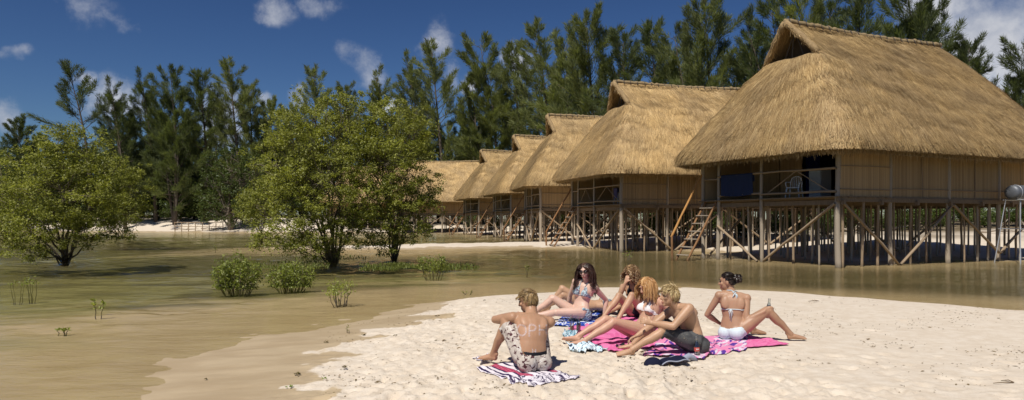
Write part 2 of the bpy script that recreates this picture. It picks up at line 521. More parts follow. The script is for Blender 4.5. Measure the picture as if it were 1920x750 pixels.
def build_ground():
    rows = [-14, -10, -7, -4, -2, -.5, .5, 1.5, 2.4, 3.2, 3.9]
    y = 4.4
    while y < 3000:
        rows.append(y)
        if y < 11.5: y += .029
        elif y < 19: y += .026 + (y - 11.5) * .006
        else: y *= 1.018 if y < 120 else 1.12
    rows = np.array(rows)
    u = np.linspace(-1, 1, 520)
    prof = .30 * u + .70 * u ** 3
    Y = np.repeat(rows[:, None], len(u), 1)
    hw = 9 + 1.05 * np.maximum(rows, 0) + np.maximum(rows - 300, 0) * .5
    shift = np.where(rows < 30, .9, 0)
    X = prof[None, :] * hw[:, None] + shift[:, None]
    Z = ground(X, Y)
    r, c = X.shape
    me = bpy.data.meshes.new('ground')
    nv = r * c
    me.vertices.add(nv)
    me.vertices.foreach_set('co', np.stack([X, Y, Z], -1).astype(np.float32).ravel())
    idx = np.arange(nv).reshape(r, c)
    q = np.stack([idx[:-1, :-1], idx[:-1, 1:], idx[1:, 1:], idx[1:, :-1]], -1).reshape(-1, 4)
    nq = len(q)
    me.loops.add(nq * 4); me.polygons.add(nq)
    me.loops.foreach_set('vertex_index', q.astype(np.int32).ravel())
    me.polygons.foreach_set('loop_start', np.arange(0, nq * 4, 4, dtype=np.int32))
    me.update(calc_edges=True)
    me.polygons.foreach_set('use_smooth', np.ones(nq, bool))
    zb, ds, dl, dd = ground_parts(X, Y)
    wetn = fbm(X * 1.1, Y * 2.2, 4, 51) * .075 + fbm(X * 6, Y * 6, 3, 57) * .02
    wet = np.where(ds > 0, 1 - sstep(zb + wetn, .085, .112), 1 - sstep(zb + wetn * .7, .03, .09))
    back = sstep(X - 1.2 + .35 * (Y - 15), -1, 1) * sstep(Y, 12, 14)
    wet = np.where((ds > 0), wet * (1 - .9 * back * sstep(zb, .0, .03)), wet)
    sub = sstep(-Z, -.004, .085)
    # weed patches, plus bed colour painted for light lost with water depth
    deep = sstep(X + .05 * Y, 0, 3) * sstep(Y, 14, 19) * sstep(dd, .3, 1.6)  # channel bed coloured darker for its deep water and dark reflections
    depth_col = sstep(dd + fbm(X * .35, Y * .7, 4, 61) * 4.0, 3.0, 9.0)
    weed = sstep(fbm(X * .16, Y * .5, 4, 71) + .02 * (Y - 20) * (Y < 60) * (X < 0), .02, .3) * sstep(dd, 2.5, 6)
    litter = sstep(dl + fbm(X * .2, Y * .2, 3, 81) * 8, 13, 20) * (1 - sstep(Y, 90, 98) * sstep(-X, 16, 30) * (1 - sstep(dl, 9, 13)))
    for nm, a in (('wet', wet), ('under', sub), ('depth_tint', depth_col), ('weed', weed), ('litter', litter), ('deep', deep)):
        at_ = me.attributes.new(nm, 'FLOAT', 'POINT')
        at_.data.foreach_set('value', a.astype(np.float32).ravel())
    m, nt, out = material('ground')
    pos = world_pos(nt)
    n_f = nt.noise(pos, 55, 4, .7)
    n_m = nt.noise(pos, 7, 4, .6)
    n_s = nt.noise(nt.scaled(pos, (1, 2.2, 1)), .9, 4, .6)
    dry = nt.mix(nt.ramp(n_m, .3, .72), (.61, .515, .405), (.69, .605, .50))
    dry = nt.mix(nt.math('MULTIPLY', nt.ramp(n_f, .60, .78), .45), dry, (.36, .25, .15))
    wets = nt.mix(nt.ramp(n_s, .35, .65), (.41, .31, .19), (.48, .375, .24))
    wets = nt.mix(nt.math('MULTIPLY', nt.ramp(n_f, .55, .8), .35), wets, (.26, .17, .09))
    wf = nt.ramp(nt.math('ADD', nt.attr('wet'), nt.math('MULTIPLY', nt.math('SUBTRACT', n_m, .5), .35)), .3, .7)
    col = nt.mix(wf, dry, wets)
    bed = nt.mix(nt.attr('depth_tint'), (.50, .39, .26), (.30, .275, .13))  # olive offshore: absorption by deeper water put into the bed colour
    bed = nt.mix(nt.math('MULTIPLY', nt.ramp(nt.noise(nt.scaled(pos, (.9, 2.0, 1)), 1.1, 5, .75), .40, .62), nt.math('ADD', nt.math('MULTIPLY', nt.attr('depth_tint'), .6), .12)), bed, (.16, .14, .062))
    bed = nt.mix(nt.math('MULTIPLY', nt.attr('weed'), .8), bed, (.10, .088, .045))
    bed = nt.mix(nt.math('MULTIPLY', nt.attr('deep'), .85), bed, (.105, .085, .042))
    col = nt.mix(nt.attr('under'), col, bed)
    lit = nt.mix(nt.ramp(n_s, .3, .7), (.10, .075, .045), (.20, .15, .09))
    lf = nt.math('MULTIPLY', nt.attr('litter'), nt.ramp(nt.noise(pos, .8, 4, .7), .15, .5))
    col = nt.mix(lf, col, lit)
    rough = nt.ramp(wf, 0, 1, .95, .5)
    hgt = nt.math('ADD', nt.math('MULTIPLY', n_f, .6), n_m)
    bs = nt.new('ShaderNodeBump')
    nt.l.new(hgt, bs.inputs['Height']); bs.inputs['Distance'].default_value = .02
    nt.l.new(nt.ramp(wf, 0, 1, .7, .12), bs.inputs['Strength'])
    principled(nt, out, col, rough, .25, bs.outputs[0])
    me.materials.append(m)
    g = link('ground', me)
    g['kind'] = 'structure'
    return g

def build_water():
    m, nt, out = material('water')
    pos = world_pos(nt)
    w1 = nt.noise(nt.scaled(pos, (1.0, 2.6, 1)), 2.2, 3, .55, .4)
    w2 = nt.noise(nt.scaled(pos, (1.0, 1.8, 1)), 9, 3, .6, .3)
    h = nt.math('ADD', nt.math('MULTIPLY', w1, 1.0), nt.math('MULTIPLY', w2, .28))
    nrm = nt.bump(h, .4, .04)
    fr = nt.new('ShaderNodeFresnel'); fr.inputs[0].default_value = 1.33
    nt.l.new(nrm, fr.inputs['Normal'])
    gl = nt.new('ShaderNodeBsdfGlossy'); gl.inputs['Roughness'].default_value = .06
    gl.inputs['Color'].default_value = (.93, .90, .82, 1)
    nt.l.new(nrm, gl.inputs['Normal'])
    tr = nt.new('ShaderNodeBsdfTransparent'); tr.inputs[0].default_value = (.95, .94, .85, 1)
    mx = nt.new('ShaderNodeMixShader')
    nt.l.new(nt.math('MULTIPLY', fr.outputs[0], .68), mx.inputs[0])
    nt.l.new(tr.outputs[0], mx.inputs[1]); nt.l.new(gl.outputs[0], mx.inputs[2])
    nt.l.new(mx.outputs[0], out.inputs[0])
    rows = [-14, -9, -5, -2, 0, 1.5, 3, 4, 5]
    y = 5.5
    while y < 160:
        rows.append(y)
        y += min(.07 + max(0, y - 9) * .0085, 6) if y < 70 else 6
    rows = np.array(rows)
    u = np.linspace(-1, 1, 420)
    hw = 16 + 1.0 * np.maximum(rows, 0)
    X = u[None, :] * hw[:, None] - 2.0
    Y = np.repeat(rows[:, None], len(u), 1)
    zb, ds, dl, dd = ground_parts(X, Y)
    depth = np.maximum(0, -ground(X, Y))
    amp = np.minimum(.050, depth * .50) * (.35 + .65 * sstep(-X + .10 * Y, -4, 3))
    lag = .3 * fbm(X * .4, Y * .4, 2, 3)
    wv = fbm(X * 1.0 + lag, Y * 1.7 + X * .2, 2, 101) + .55 * fbm(X * 2.6, Y * 4.2 - X * .5, 2, 111) + .30 * fbm(X * 6, Y * 8, 2, 121)
    gust = .45 + .9 * sstep(fbm(X * .18, Y * .35, 2, 131), -.25, .3)
    Z = amp * wv * gust
    cw = dd + .5 * fbm(X * .9, Y * .9, 3, 141)
    nearleft = sstep(15 - Y, 0, 3) * sstep(-X, .5, 2)
    for c0, hh_ in ((.8, .010), (1.9, .016), (3.1, .014)):
        br = sstep(fbm(X * .5 + c0, Y * .5, 2, 151), -.15, .15)
        Z = Z + hh_ * np.exp(-((cw - c0) / .09) ** 2) * nearleft * br
    r, c = X.shape
    idx = np.arange(r * c).reshape(r, c)
    me = bpy.data.meshes.new('water')
    me.vertices.add(r * c)
    me.vertices.foreach_set('co', np.stack([X, Y, Z], -1).astype(np.float32).ravel())
    q = np.stack([idx[:-1, :-1], idx[:-1, 1:], idx[1:, 1:], idx[1:, :-1]], -1).reshape(-1, 4)
    me.loops.add(len(q) * 4); me.polygons.add(len(q))
    me.loops.foreach_set('vertex_index', q.astype(np.int32).ravel())
    me.polygons.foreach_set('loop_start', np.arange(0, len(q) * 4, 4, dtype=np.int32))
    me.update(calc_edges=True)
    me.polygons.foreach_set('use_smooth', np.ones(len(q), bool))
    me.materials.append(m)
    o = link('water', me); o['kind'] = 'structure'
build_ground()
build_water()
# ================================================================ poles
POLES = []
def _pole_meshes():
    rr = np.random.default_rng(21)
    for k in range(6):
        b = MB()
        n = 7
        t = np.linspace(0, 1, n)
        off = np.cumsum(rr.normal(0, .28, (n, 2)), 0)
        off = off - np.outer(t, off[-1]) - np.outer(1 - t, off[0])
        rad = (1.08 - .22 * t) * (1 + rr.normal(0, .05, n))
        th = np.linspace(0, 2 * math.pi, 7, endpoint=False)
        R = np.array([[(off[i, 0] + rad[i] * math.cos(a), off[i, 1] + rad[i] * math.sin(a), t[i]) for a in th] for i in range(n)])
        b.grid(R, closed=True)
        b.f.append(tuple(range(7))[::-1]); b.f.append(tuple((n - 1) * 7 + k for k in range(7)))
        POLES.append(b)
_pole_meshes()
_pm = {}
def pole_mesh(k, mat):
    if (k, mat) not in _pm:
        _pm[(k, mat)] = POLES[k].mesh('pole', mat, True)
    return _pm[(k, mat)]
_pr = random.Random(5)
def pole(name, p0, p1, r, mat='pole_wood', parent=None):
    p0 = Vector(p0); p1 = Vector(p1)
    d = p1 - p0
    o = bpy.data.objects.new(name, pole_mesh(_pr.randrange(len(POLES)), mat))
    o.rotation_mode = 'QUATERNION'
    q = d.to_track_quat('Z', 'Y')
    o.rotation_quaternion = q
    o.location = p0
    o.scale = (r, r, d.length)
    COL.objects.link(o)
    if parent is not None: o.parent = parent
    return o

# ================================================================ hut: shared meshes
LEN, WID = 12.3, 7.3
FLOOR = 2.56
YC = WID / 2
EAVE_Z = 4.24
def roof_grid():
    prof = [(.95, 4.98, 0), (.45, 4.42, 0), (.14, EAVE_Z, 0), (.03, EAVE_Z + .04, 1), (-.02, EAVE_Z + .18, 1), (.0, EAVE_Z + .34, 1), (.09, EAVE_Z + .52, 1), (.22, EAVE_Z + .70, 1)]
    i0, z0 = .22, EAVE_Z + .70
    for t in np.linspace(0, 1, 27)[1:]:
        prof.append((i0 + (4.62 - i0) * t, z0 + (9.84 - z0) * t + .16 * math.sin(math.pi * t), 1))
    qv = .715
    rows = []
    zs = []
    for (ins, z, outside) in prof:
        q = ins / 4.65
        hw = 4.65 * (1 - q) + .05
        xf = -1.1 + 2.6 * (q / qv) if q < qv else 1.5 - .32 * (q - qv) / (1 - qv)
        xb = 13.4 - 2.4 * q
        r = max(.03, min(1.0 * (1 - q) ** 1.2 + .03, hw * .95))
        if q >= qv: rf = .03
        else: rf = r
        pts = []
        def corner(cx, cy, a0, rad, n=7):
            for a in np.linspace(a0, a0 + math.pi / 2, n):
                pts.append((cx + rad * math.cos(a), cy + rad * math.sin(a)))
        # start: front right corner going along camera side to the back
        corner(xf + rf, YC - hw + rf, math.pi, rf)                 # 7 (front->side y-)
        for t in np.linspace(0, 1, 26)[1:-1]: pts.append((xf + rf + (xb - r - xf - rf) * t, YC - hw))
        corner(xb - r, YC - hw + r, 1.5 * math.pi, r)
        for t in np.linspace(0, 1, 14)[1:-1]: pts.append((xb, YC - hw + r + (2 * hw - 2 * r) * t))
        corner(xb - r, YC + hw - r, 0, r)
        for t in np.linspace(0, 1, 26)[1:-1]: pts.append((xb - r + (xf + rf - xb + r) * t, YC + hw))
        corner(xf + rf, YC + hw - rf, .5 * math.pi, rf)
        nfront = len(pts)
        for t in np.linspace(0, 1, 14)[1:-1]: pts.append((xf, YC + hw - rf + (2 * rf - 2 * hw) * t))
        rows.append([(x, y, z) for x, y in pts])
        zs.append(q)
    G = np.array(rows)
    # uneven thatch
    n = fbm(G[..., 0] * .7 + G[..., 2] * .4, G[..., 1] * .7 + G[..., 2] * .5, 3, 9)
    n2 = fbm(G[..., 0] * 2.2, G[..., 1] * 2.2 + G[..., 2], 2, 19)
    G[..., 2] += n * .11 * np.clip((G[..., 2] - 4.1) / .6, .35, 1) + n2 * .03
    return G, np.array(zs), nfront, qv, [p[2] for p in prof]
RG, RQ, NFRONT, QV, ROUT = roof_grid()

def roof_meshes():
    rows, cols = RG.shape[:2]
    b = MB()
    b.v.append(RG.reshape(-1, 3)); b.n = rows * cols
    cells = []
    for i in range(rows - 1):
        for j in range(cols):
            k = (j + 1) % cols
            if RQ[i] >= QV - .02 and j >= NFRONT - 1:
                continue
            b.f.append((i * cols + j, i * cols + k, (i + 1) * cols + k, (i + 1) * cols + j))
            if ROUT[i]: cells.append((i, j, k))
    # ridge closing strip
    surf = b.mesh('thatch_surface', 'thatch', True)
    rr = np.random.default_rng(11)
    C = np.array(cells)
    A = RG[C[:, 0], C[:, 1]]; B = RG[C[:, 0], C[:, 2]]; D = RG[C[:, 0] + 1, C[:, 1]]; E = RG[C[:, 0] + 1, C[:, 2]]
    area = np.linalg.norm(np.cross(B - A, D - A), axis=1) * .5 + np.linalg.norm(np.cross(B - E, D - E), axis=1) * .5
    # the wall side of the camera and front get most straws
    facing = np.where((A[:, 1] < YC - .3) | (A[:, 0] < 2), 1.0, .45)
    pr = area * facing; pr /= pr.sum()
    N = 200000
    ci = rr.choice(len(C), N, p=pr)
    u = rr.random(N)[:, None]; v = rr.random(N)[:, None]
    P = (A[ci] * (1 - u) + B[ci] * u) * (1 - v) + (D[ci] * (1 - u) + E[ci] * u) * v
    down = (A[ci] * (1 - u) + B[ci] * u) - (D[ci] * (1 - u) + E[ci] * u)
    down /= np.linalg.norm(down, axis=1, keepdims=True) + 1e-9
    side = (B[ci] - A[ci]) * (1 - v) + (E[ci] - D[ci]) * v
    side /= np.linalg.norm(side, axis=1, keepdims=True) + 1e-9
    nor = np.cross(side, -down); nor /= np.linalg.norm(nor, axis=1, keepdims=True) + 1e-9
    # combing: whole patches lean the same way
    comb = fbm(P[:, 0] * .9 + P[:, 2] * .6, P[:, 1] * .9 - P[:, 2] * .3, 3, 33) * .30
    ang = comb + rr.normal(0, .16, N)
    d = down * np.cos(ang)[:, None] + side * np.sin(ang)[:, None]
    L = rr.uniform(.30, .80, N)[:, None]
    room = (P[:, 2:3] - (EAVE_Z - .02)) / np.maximum(.25, -d[:, 2:3]) + rr.uniform(0, .07, (N, 1))
    L = np.maximum(.06, np.minimum(L, room))
    lift = (rr.uniform(.01, .04, N)[:, None] + (rr.random(N)[:, None] < .05) * .04) * np.minimum(1, L / .5)
    wdt = rr.uniform(.004, .009, N)[:, None]
    tip = P + d * L + nor * lift
    tip[:, 2] -= (L[:, 0] * .06)
    root = P + nor * .006
    acr = np.cross(d, nor)
    Q = np.stack([root - acr * wdt, root + acr * wdt, tip + acr * wdt * .6, tip - acr * wdt * .6], 1)
    # ragged fringe at the eaves
    M = 20000
    row = 3
    jj = rr.integers(0, cols, M); t = rr.random(M)[:, None]
    e0 = RG[row, jj] * (1 - t) + RG[row, (jj + 1) % cols] * t
    sd = RG[row, (jj + 1) % cols] - RG[row, jj]; sd /= np.linalg.norm(sd, axis=1, keepdims=True) + 1e-9
    outn = np.cross(sd, np.array([0, 0, 1.0])); outn /= np.linalg.norm(outn, axis=1, keepdims=True) + 1e-9
    inn = -outn * rr.uniform(-.02, .28, M)[:, None]
    e0 = e0 + inn + np.array([0, 0, 1]) * rr.uniform(.0, .12, M)[:, None]
    Lf = rr.uniform(.08, .30, M)[:, None] + (rr.random(M)[:, None] < .05) * .14
    dirf = np.array([0, 0, -1.0]) + sd * rr.normal(0, .16, M)[:, None] + outn * rr.normal(0, .12, M)[:, None]
    tp = e0 + dirf * Lf
    wf = rr.uniform(.006, .013, M)[:, None]
    Qf = np.stack([e0 - sd * wf, e0 + sd * wf, tp + sd * wf * .6, tp - sd * wf * .6], 1)
    # tufts along the ridge
    K = 2600
    xr = rr.uniform(1.25, 11.0, K)
    s_ = np.where(rr.random(K) < .5, -1, 1)[:, None]
    r0 = np.stack([xr, np.full(K, YC), np.full(K, 9.93)], 1)
    dr = np.stack([rr.normal(0, .35, K), s_[:, 0] * rr.uniform(.4, .8, K), -rr.uniform(.5, .9, K)], 1)
    dr /= np.linalg.norm(dr, axis=1, keepdims=True)
    tr_ = r0 + dr * rr.uniform(.25, .5, K)[:, None] + np.array([0, 0, .06])
    ar = np.array([[1.0, 0, 0]]) * rr.uniform(.006, .014, K)[:, None]
    Qr = np.stack([r0 - ar, r0 + ar, tr_ + ar, tr_ - ar], 1)
    straw = quads_mesh('thatch_straw', np.concatenate([Q, Qf, Qr]), 'straw')
    return surf, straw
ROOF_SURF, ROOF_STRAW = roof_meshes()

def small_hut_meshes():
    out = {}
    rr = np.random.default_rng(4)
    # ridge roll with bindings
    b = MB()
    xs = np.linspace(1.2, 11.05, 60)
    z = 9.93 + rr.normal(0, .018, 60) + .05 * np.cos(np.linspace(0, 2 * math.pi, 60))
    b.tube(np.stack([xs, np.full(60, YC) + rr.normal(0, .02, 60), z], 1), .10 + .025 * np.abs(np.sin(xs * 9)), 8)
    out['ridge'] = b.mesh('ridge_roll', 'rope', True)
    b = MB()
    b.tube([(0, -.17, -.12), (0, -.10, .06), (0, 0, .115), (0, .10, .06), (0, .17, -.12)], .028, 6)
    b.tube([(-.02, -.22, -.16), (.03, .05, .15)], .014, 5)
    out['binding'] = b.mesh('ridge_binding', 'bark_dark', True)
    # rolled thatch edge of the vent
    for s, k in ((-1, 'verge_r'), (1, 'verge_l')):
        b = MB()
        pts = []
        for t in np.linspace(0, 1, 9):
            pts.append((1.18 + .34 * t, YC + s * (.02 + 1.38 * t), 9.90 - 1.48 * t + .05 * math.sin(t * math.pi)))
        b.tube(pts, .135 + .02 * np.sin(np.arange(9) * 2.1), 9)
        out[k] = b.mesh('verge_roll', 'thatch', True)
        n = 900
        t = rr.random(n)
        c = np.stack([1.18 + .34 * t, YC + s * (.02 + 1.38 * t), 9.90 - 1.48 * t], 1)
        a = rr.uniform(0, 2 * math.pi, n)
        d = np.stack([-np.abs(np.cos(a)) * .9 + .2, s * np.sin(a) * .5 + .2 * s, -.4 + .5 * np.sin(a)], 1)
        d /= np.linalg.norm(d, axis=1, keepdims=True)
        p0 = c + d * .11
        dd = np.stack([rr.normal(.3, .3, n), s * rr.uniform(.2, .8, n), -rr.uniform(.3, .9, n)], 1)
        p1 = p0 + dd * rr.uniform(.12, .26, n)[:, None]
        w_ = np.cross(dd, d); w_ /= np.linalg.norm(w_, axis=1, keepdims=True) + 1e-9
        w_ = w_ * .009
        out[k + 's'] = quads_mesh('verge_straw', np.stack([p0 - w_, p0 + w_, p1 + w_, p1 - w_], 1), 'straw')
    b = MB()
    b.add([(2.15, YC - 1.15, 8.45), (2.15, YC + 1.15, 8.45), (2.15, YC, 9.75), (2.2, YC - 1.15, 8.45), (2.2, YC + 1.15, 8.45), (2.2, YC, 9.75)],
          [(0, 2, 1), (3, 4, 5), (0, 1, 4, 3), (1, 2, 5, 4), (2, 0, 3, 5)])
    out['vent'] = b.mesh('vent_backing', 'reed_backing')
    # ledge of thatch under the vent
    b = MB()
    b.add([(1.42, YC - 1.36, 8.40), (1.42, YC + 1.36, 8.40), (2.3, YC + 1.3, 8.46), (2.3, YC - 1.3, 8.46)], [(0, 1, 2, 3)])
    out['ledge'] = b.mesh('vent_ledge', 'thatch')
    return out
HM = small_hut_meshes()

_reed = {}
def reed_mesh(wd, h, seed=0):
    """panel standing in the x-z plane, x from 0 to wd, facing -y"""
    key = (round(wd, 2), round(h, 2))
    if key in _reed: return _reed[key]
    rr = np.random.default_rng(int(wd * 100) + 3)
    n = int(wd / .024)
    xs = np.linspace(0, wd, n + 1)
    Q = []
    for i in range(n):
        x0, x1 = xs[i], xs[i + 1]
        xm = (x0 + x1) / 2 + rr.normal(0, .002)
        d = .010 + rr.random() * .012
        zt = h + rr.normal(0, .015); zb = rr.normal(0, .012)
        Q.append([(x0, 0, zb), (xm, -d, zb), (xm, -d, zt), (x0, 0, zt)])
        Q.append([(xm, -d, zb), (x1, 0, zb), (x1, 0, zt), (xm, -d, zt)])
    V = np.array(Q).reshape(-1, 3)
    b = MB()
    # weld the two facets of one reed so that they share a tone
    for i in range(n):
        a = V[i * 8:(i + 1) * 8]
        b.add([a[0], a[1], a[5], a[3], a[2], a[6]], [(0, 1, 4, 3), (1, 2, 5, 4)])
    b.box((wd / 2, .02, h / 2), (wd / 2, .012, h / 2 - .01))
    _reed[key] = b.mesh('reed_panel', 'reed')
    return _reed[key]
def box_mesh(name, half, mat):
    b = MB(); b.box((0, 0, 0), half)
    return b.mesh(name, mat)
TREAD = box_mesh('tread', (.10, .40, .018), 'pole_grey')
DECK = box_mesh('deck_plank', (.085, WID / 2 + .12, .02), 'plank_wood')
FLOORM = box_mesh('floor_panel', ((LEN - 2.7) / 2, WID / 2 + .05, .03), 'plank_wood')
BEAM = box_mesh('floor_beam', (.06, WID / 2 + .18, .085), 'plank_wood')
SBEAM = box_mesh('edge_beam', (LEN / 2 + .1, .05, .08), 'plank_wood')
INWALL = box_mesh('inner_wall', (.02, .8, 1.1), 'reed_backing')

def build_hut(A, ang, label, full=2, seed=1, ground_at=None):
    """full 2: all parts; 1: fewer stilts; 0: far"""
    rr = random.Random(seed)
    h = thing('stilt_hut', label, 'hut', (A[0], A[1], 0), ang, 'thatched stilt huts in a row')
    ca, sa = math.cos(ang), math.sin(ang)
    def base(x, y):
        return min(-.0, 0) - .75
    roof = link('thatched_roof', ROOF_SURF, h)
    st = link('thatch_straw', ROOF_STRAW, roof); st['kind'] = 'stuff'
    fresh = [.96, 1.2, 1.12, 1.2, 1.1, 1.2, 1.1][seed - 1]
    st.color = (fresh, fresh, fresh * 1.02, 1)
    link('ridge_roll', HM['ridge'], roof)
    for k in range(22 if full else 12):
        x = 1.35 + 9.55 * k / (21 if full else 11)
        link('ridge_binding', HM['binding'], roof, (x, YC, 9.93 + .05 * math.cos((x - 1.2) / 9.85 * 2 * math.pi)), (0, 0, rr.uniform(-.2, .2)))
    for k in ('verge_r', 'verge_l'):
        v = link('verge_roll', HM[k], roof)
        s2 = link('verge_straw', HM[k + 's'], roof); s2['kind'] = 'stuff'; s2.color = st.color
    link('vent_backing', HM['vent'], roof)
    link('vent_ledge', HM['ledge'], roof)
    if full:
        for dy in (-.5, .15, .6):
            pole('vent_stick', (1.75, YC + dy, 8.44), (1.75, YC + dy * .25, 9.5 - abs(dy) * .3), .03, 'bark_dark', roof)
    # main posts
    px = [0, 2.8, 6.2, 9.4, LEN]
    fy = [0, 3.75, 6.3, WID]
    top = 5.35
    for x in px:
        for y in (0, WID):
            if x > 0 or y in (0, WID):
                pole('post', (x + rr.uniform(-.03, .03), y, -.75), (x, y, top if x > 0 else 5.05), .11 if x == 0 and y == 0 else .085, 'pole_grey', h)
    pole('post', (0, 3.75, -.75), (0, 3.75, 5.0), .075, 'pole_grey', h)
    pole('post', (-.02, 6.3, -.75), (.0, 6.25, 4.75), .08, 'pole_grey', h)
    # stilts
    nx, ny = {2: (13, 7), 1: (9, 5), 0: (7, 4)}[full]
    for i in range(nx):
        for j in range(ny):
            x = .35 + (LEN - .6) * i / (nx - 1) + rr.uniform(-.14, .14); y = .12 + (WID - .25) * j / (ny - 1) + rr.uniform(-.12, .12)
            if i == 0 and j == ny - 1: continue
            pole('stilt', (x + rr.uniform(-.06, .06), y + rr.uniform(-.06, .06), -.75), (x, y, FLOOR - .15), rr.uniform(.036, .056),
                 'pole_grey' if rr.random() < .55 else 'pole_wood', h)
    # floor
    for k in range(7 if full == 2 else (5 if full else 4)):
        n_ = 7 if full == 2 else (5 if full else 4)
        link('floor_beam', BEAM, h, (.12 + (LEN - .3) * k / (n_ - 1), YC, FLOOR - .2))
    for y in (-.03, WID + .03):
        link('edge_beam', SBEAM, h, (LEN / 2, y, FLOOR - .105))
    for k in range(16):
        link('deck_plank', DECK, h, (-.08 + k * .178, YC + rr.uniform(-.04, .04), FLOOR), (0, 0, rr.uniform(-.003, .003)))
    link('floor_panel', FLOORM, h, (2.8 + (LEN - 2.7) / 2, YC, FLOOR))
    # walls: camera side
    hh = 2.75
    for a, b_ in zip(px[:-1], px[1:]):
        link('reed_panel', reed_mesh(b_ - a - .1, hh), h, (a + .05, .0, FLOOR - .06))
        for zz in ((.28, 1.12) if a == 0 else (.32, 1.62)):
            pole('batten', (a + .05, -.035, FLOOR + zz), (b_ - .05, -.035, FLOOR + zz + rr.uniform(-.02, .02)), .02, 'pole_wood', h)
        if a > 0:
            pole('batten', ((a + b_) / 2 + rr.uniform(-.2, .2), -.03, FLOOR - .05), ((a + b_) / 2, -.03, FLOOR + 2.2), .018, 'pole_wood', h)
    for a, b_ in zip(px[:-1], px[1:]):
        link('reed_panel', reed_mesh(b_ - a - .1, hh), h, (b_ - .05, WID, FLOOR - .06), (0, 0, math.pi))
    for y0 in (0, WID / 2):
        link('reed_panel', reed_mesh(WID / 2 - .1, hh), h, (LEN, y0 + .05, FLOOR - .06), (0, 0, math.pi / 2))
    # inner front wall with a door opening and a window
    for (y0, y1) in ((.0, .55), (4.25, 5.5), (5.55, WID)):
        link('reed_panel', reed_mesh(y1 - y0 - .04, hh), h, (2.8, y1 - .02, FLOOR - .02), (0, 0, -math.pi / 2))
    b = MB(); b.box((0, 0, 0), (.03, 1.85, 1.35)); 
    if 'dark' not in HM: HM['dark'] = b.mesh('doorway_shade', 'inside_shade')
    link('doorway_shade_panel', HM['dark'], h, (3.6, 2.4, FLOOR + 1.36))  # near-black panel stands in for the shade inside the hut
    if full == 2:
        for y in (1.15, 1.75):
            link('door_frame', box_mesh('door_frame', (.04, .07, 1.12), 'door_red'), h, (2.82, y, FLOOR + 1.15))
        # curtain with folds
        b = MB()
        ys = np.linspace(3.35, 4.2, 26)
        zz = np.linspace(0.05, 2.3, 5)
        Yg, Zg = np.meshgrid(ys, zz)
        Xg = 2.9 + .05 * np.sin(Yg * 26) + .02 * np.sin(Yg * 11)
        b.grid(np.stack([Xg, Yg, Zg + FLOOR], -1)); b.grid(np.stack([Xg + .012, Yg, Zg + FLOOR], -1), flip=True)
        link('curtain', b.mesh('curtain', 'curtain_blue', True), h)
    # veranda railing
    def rail(y0, y1, z):
        pole('rail', (-.06, y0, FLOOR + z + rr.uniform(-.04, .04)), (-.06, y1, FLOOR + z + rr.uniform(-.04, .04)), .045, 'pole_wood', h)
    for (y0, y1) in ((.05, 3.75), (3.75, 6.3)):
        rail(y0, y1, 1.06); rail(y0, y1, .22)
        m = (y0 + y1) / 2
        for (ya, yb) in ((y0 + .35, m), (y1 - .35, m)):
            pole('rail_brace', (-.03, ya, FLOOR + .22), (-.03, yb, FLOOR + 1.05), .02, 'pole_wood', h)
    # diagonal braces
    for (p0, p1) in (((-.10, .08, FLOOR - .25), (-.12, 3.55, .05)), ((-.12, 6.25, 1.45), (-.14, 3.85, .02)),
                     ((.1, -.12, FLOOR - .22), (3.05, -.14, .02)), ((3.15, -.14, .02), (6.25, -.12, FLOOR - .25)),
                     ((6.3, -.12, FLOOR - .25), (9.2, -.14, .35)), ((9.3, -.14, .35), (LEN, -.12, FLOOR - .3)),
                     ((2.8, WID, FLOOR - .3), (.3, WID, .1)), ((6.2, WID, FLOOR - .3), (8.8, WID, .1)), ((4.2, 3.6, FLOOR - .4), (8.2, 3.7, .3)), ((9.5, 2.2, FLOOR - .4), (6.4, 2.3, .3))):
        pole('brace', p0, p1, .055, 'pole_wood', h)
    # ladder
    lad = bpy.data.objects.new('ladder', None); COL.objects.link(lad); lad.parent = h
    for y in (6.42, 7.18):
        pole('ladder_rail', (-1.72, y, -.15), (.02, y, FLOOR + .02), .05, 'ladder_wood', lad)
    for k in range(7):
        t = .07 + k * .135
        link('tread', TREAD, lad, (-1.66 + 1.62 * t, 6.8, .0 + FLOOR * t), (0, rr.uniform(-.04, .04), rr.uniform(-.03, .03)))
    pole('newel', (-1.78, 7.32, -.5), (-1.78, 7.32, 1.02), .055, 'ladder_wood', lad)
    pole('handrail', (-1.8, 7.33, .95), (-.02, 7.34, 3.85), .052, 'handrail_wood' if seed == 1 else 'ladder_wood', lad)
    pole('rail', (0, 6.3, FLOOR + .95), (0, WID, FLOOR + .98), .04, 'pole_wood', h)
    # eaves pole and rafters seen from below
    pole('eave_pole', (-.02, -.6, 4.98), (-.02, WID + .6, 4.98), .05, 'bark_dark', h)
    if full:
        for k in range(8):
            y = .1 + (WID - .2) * k / 7
            pole('rafter', (-.85, y * 1.12 - .4, 4.52), (.9, y * .8 + .7, 6.7), .035, 'bark_dark', h)
    return h

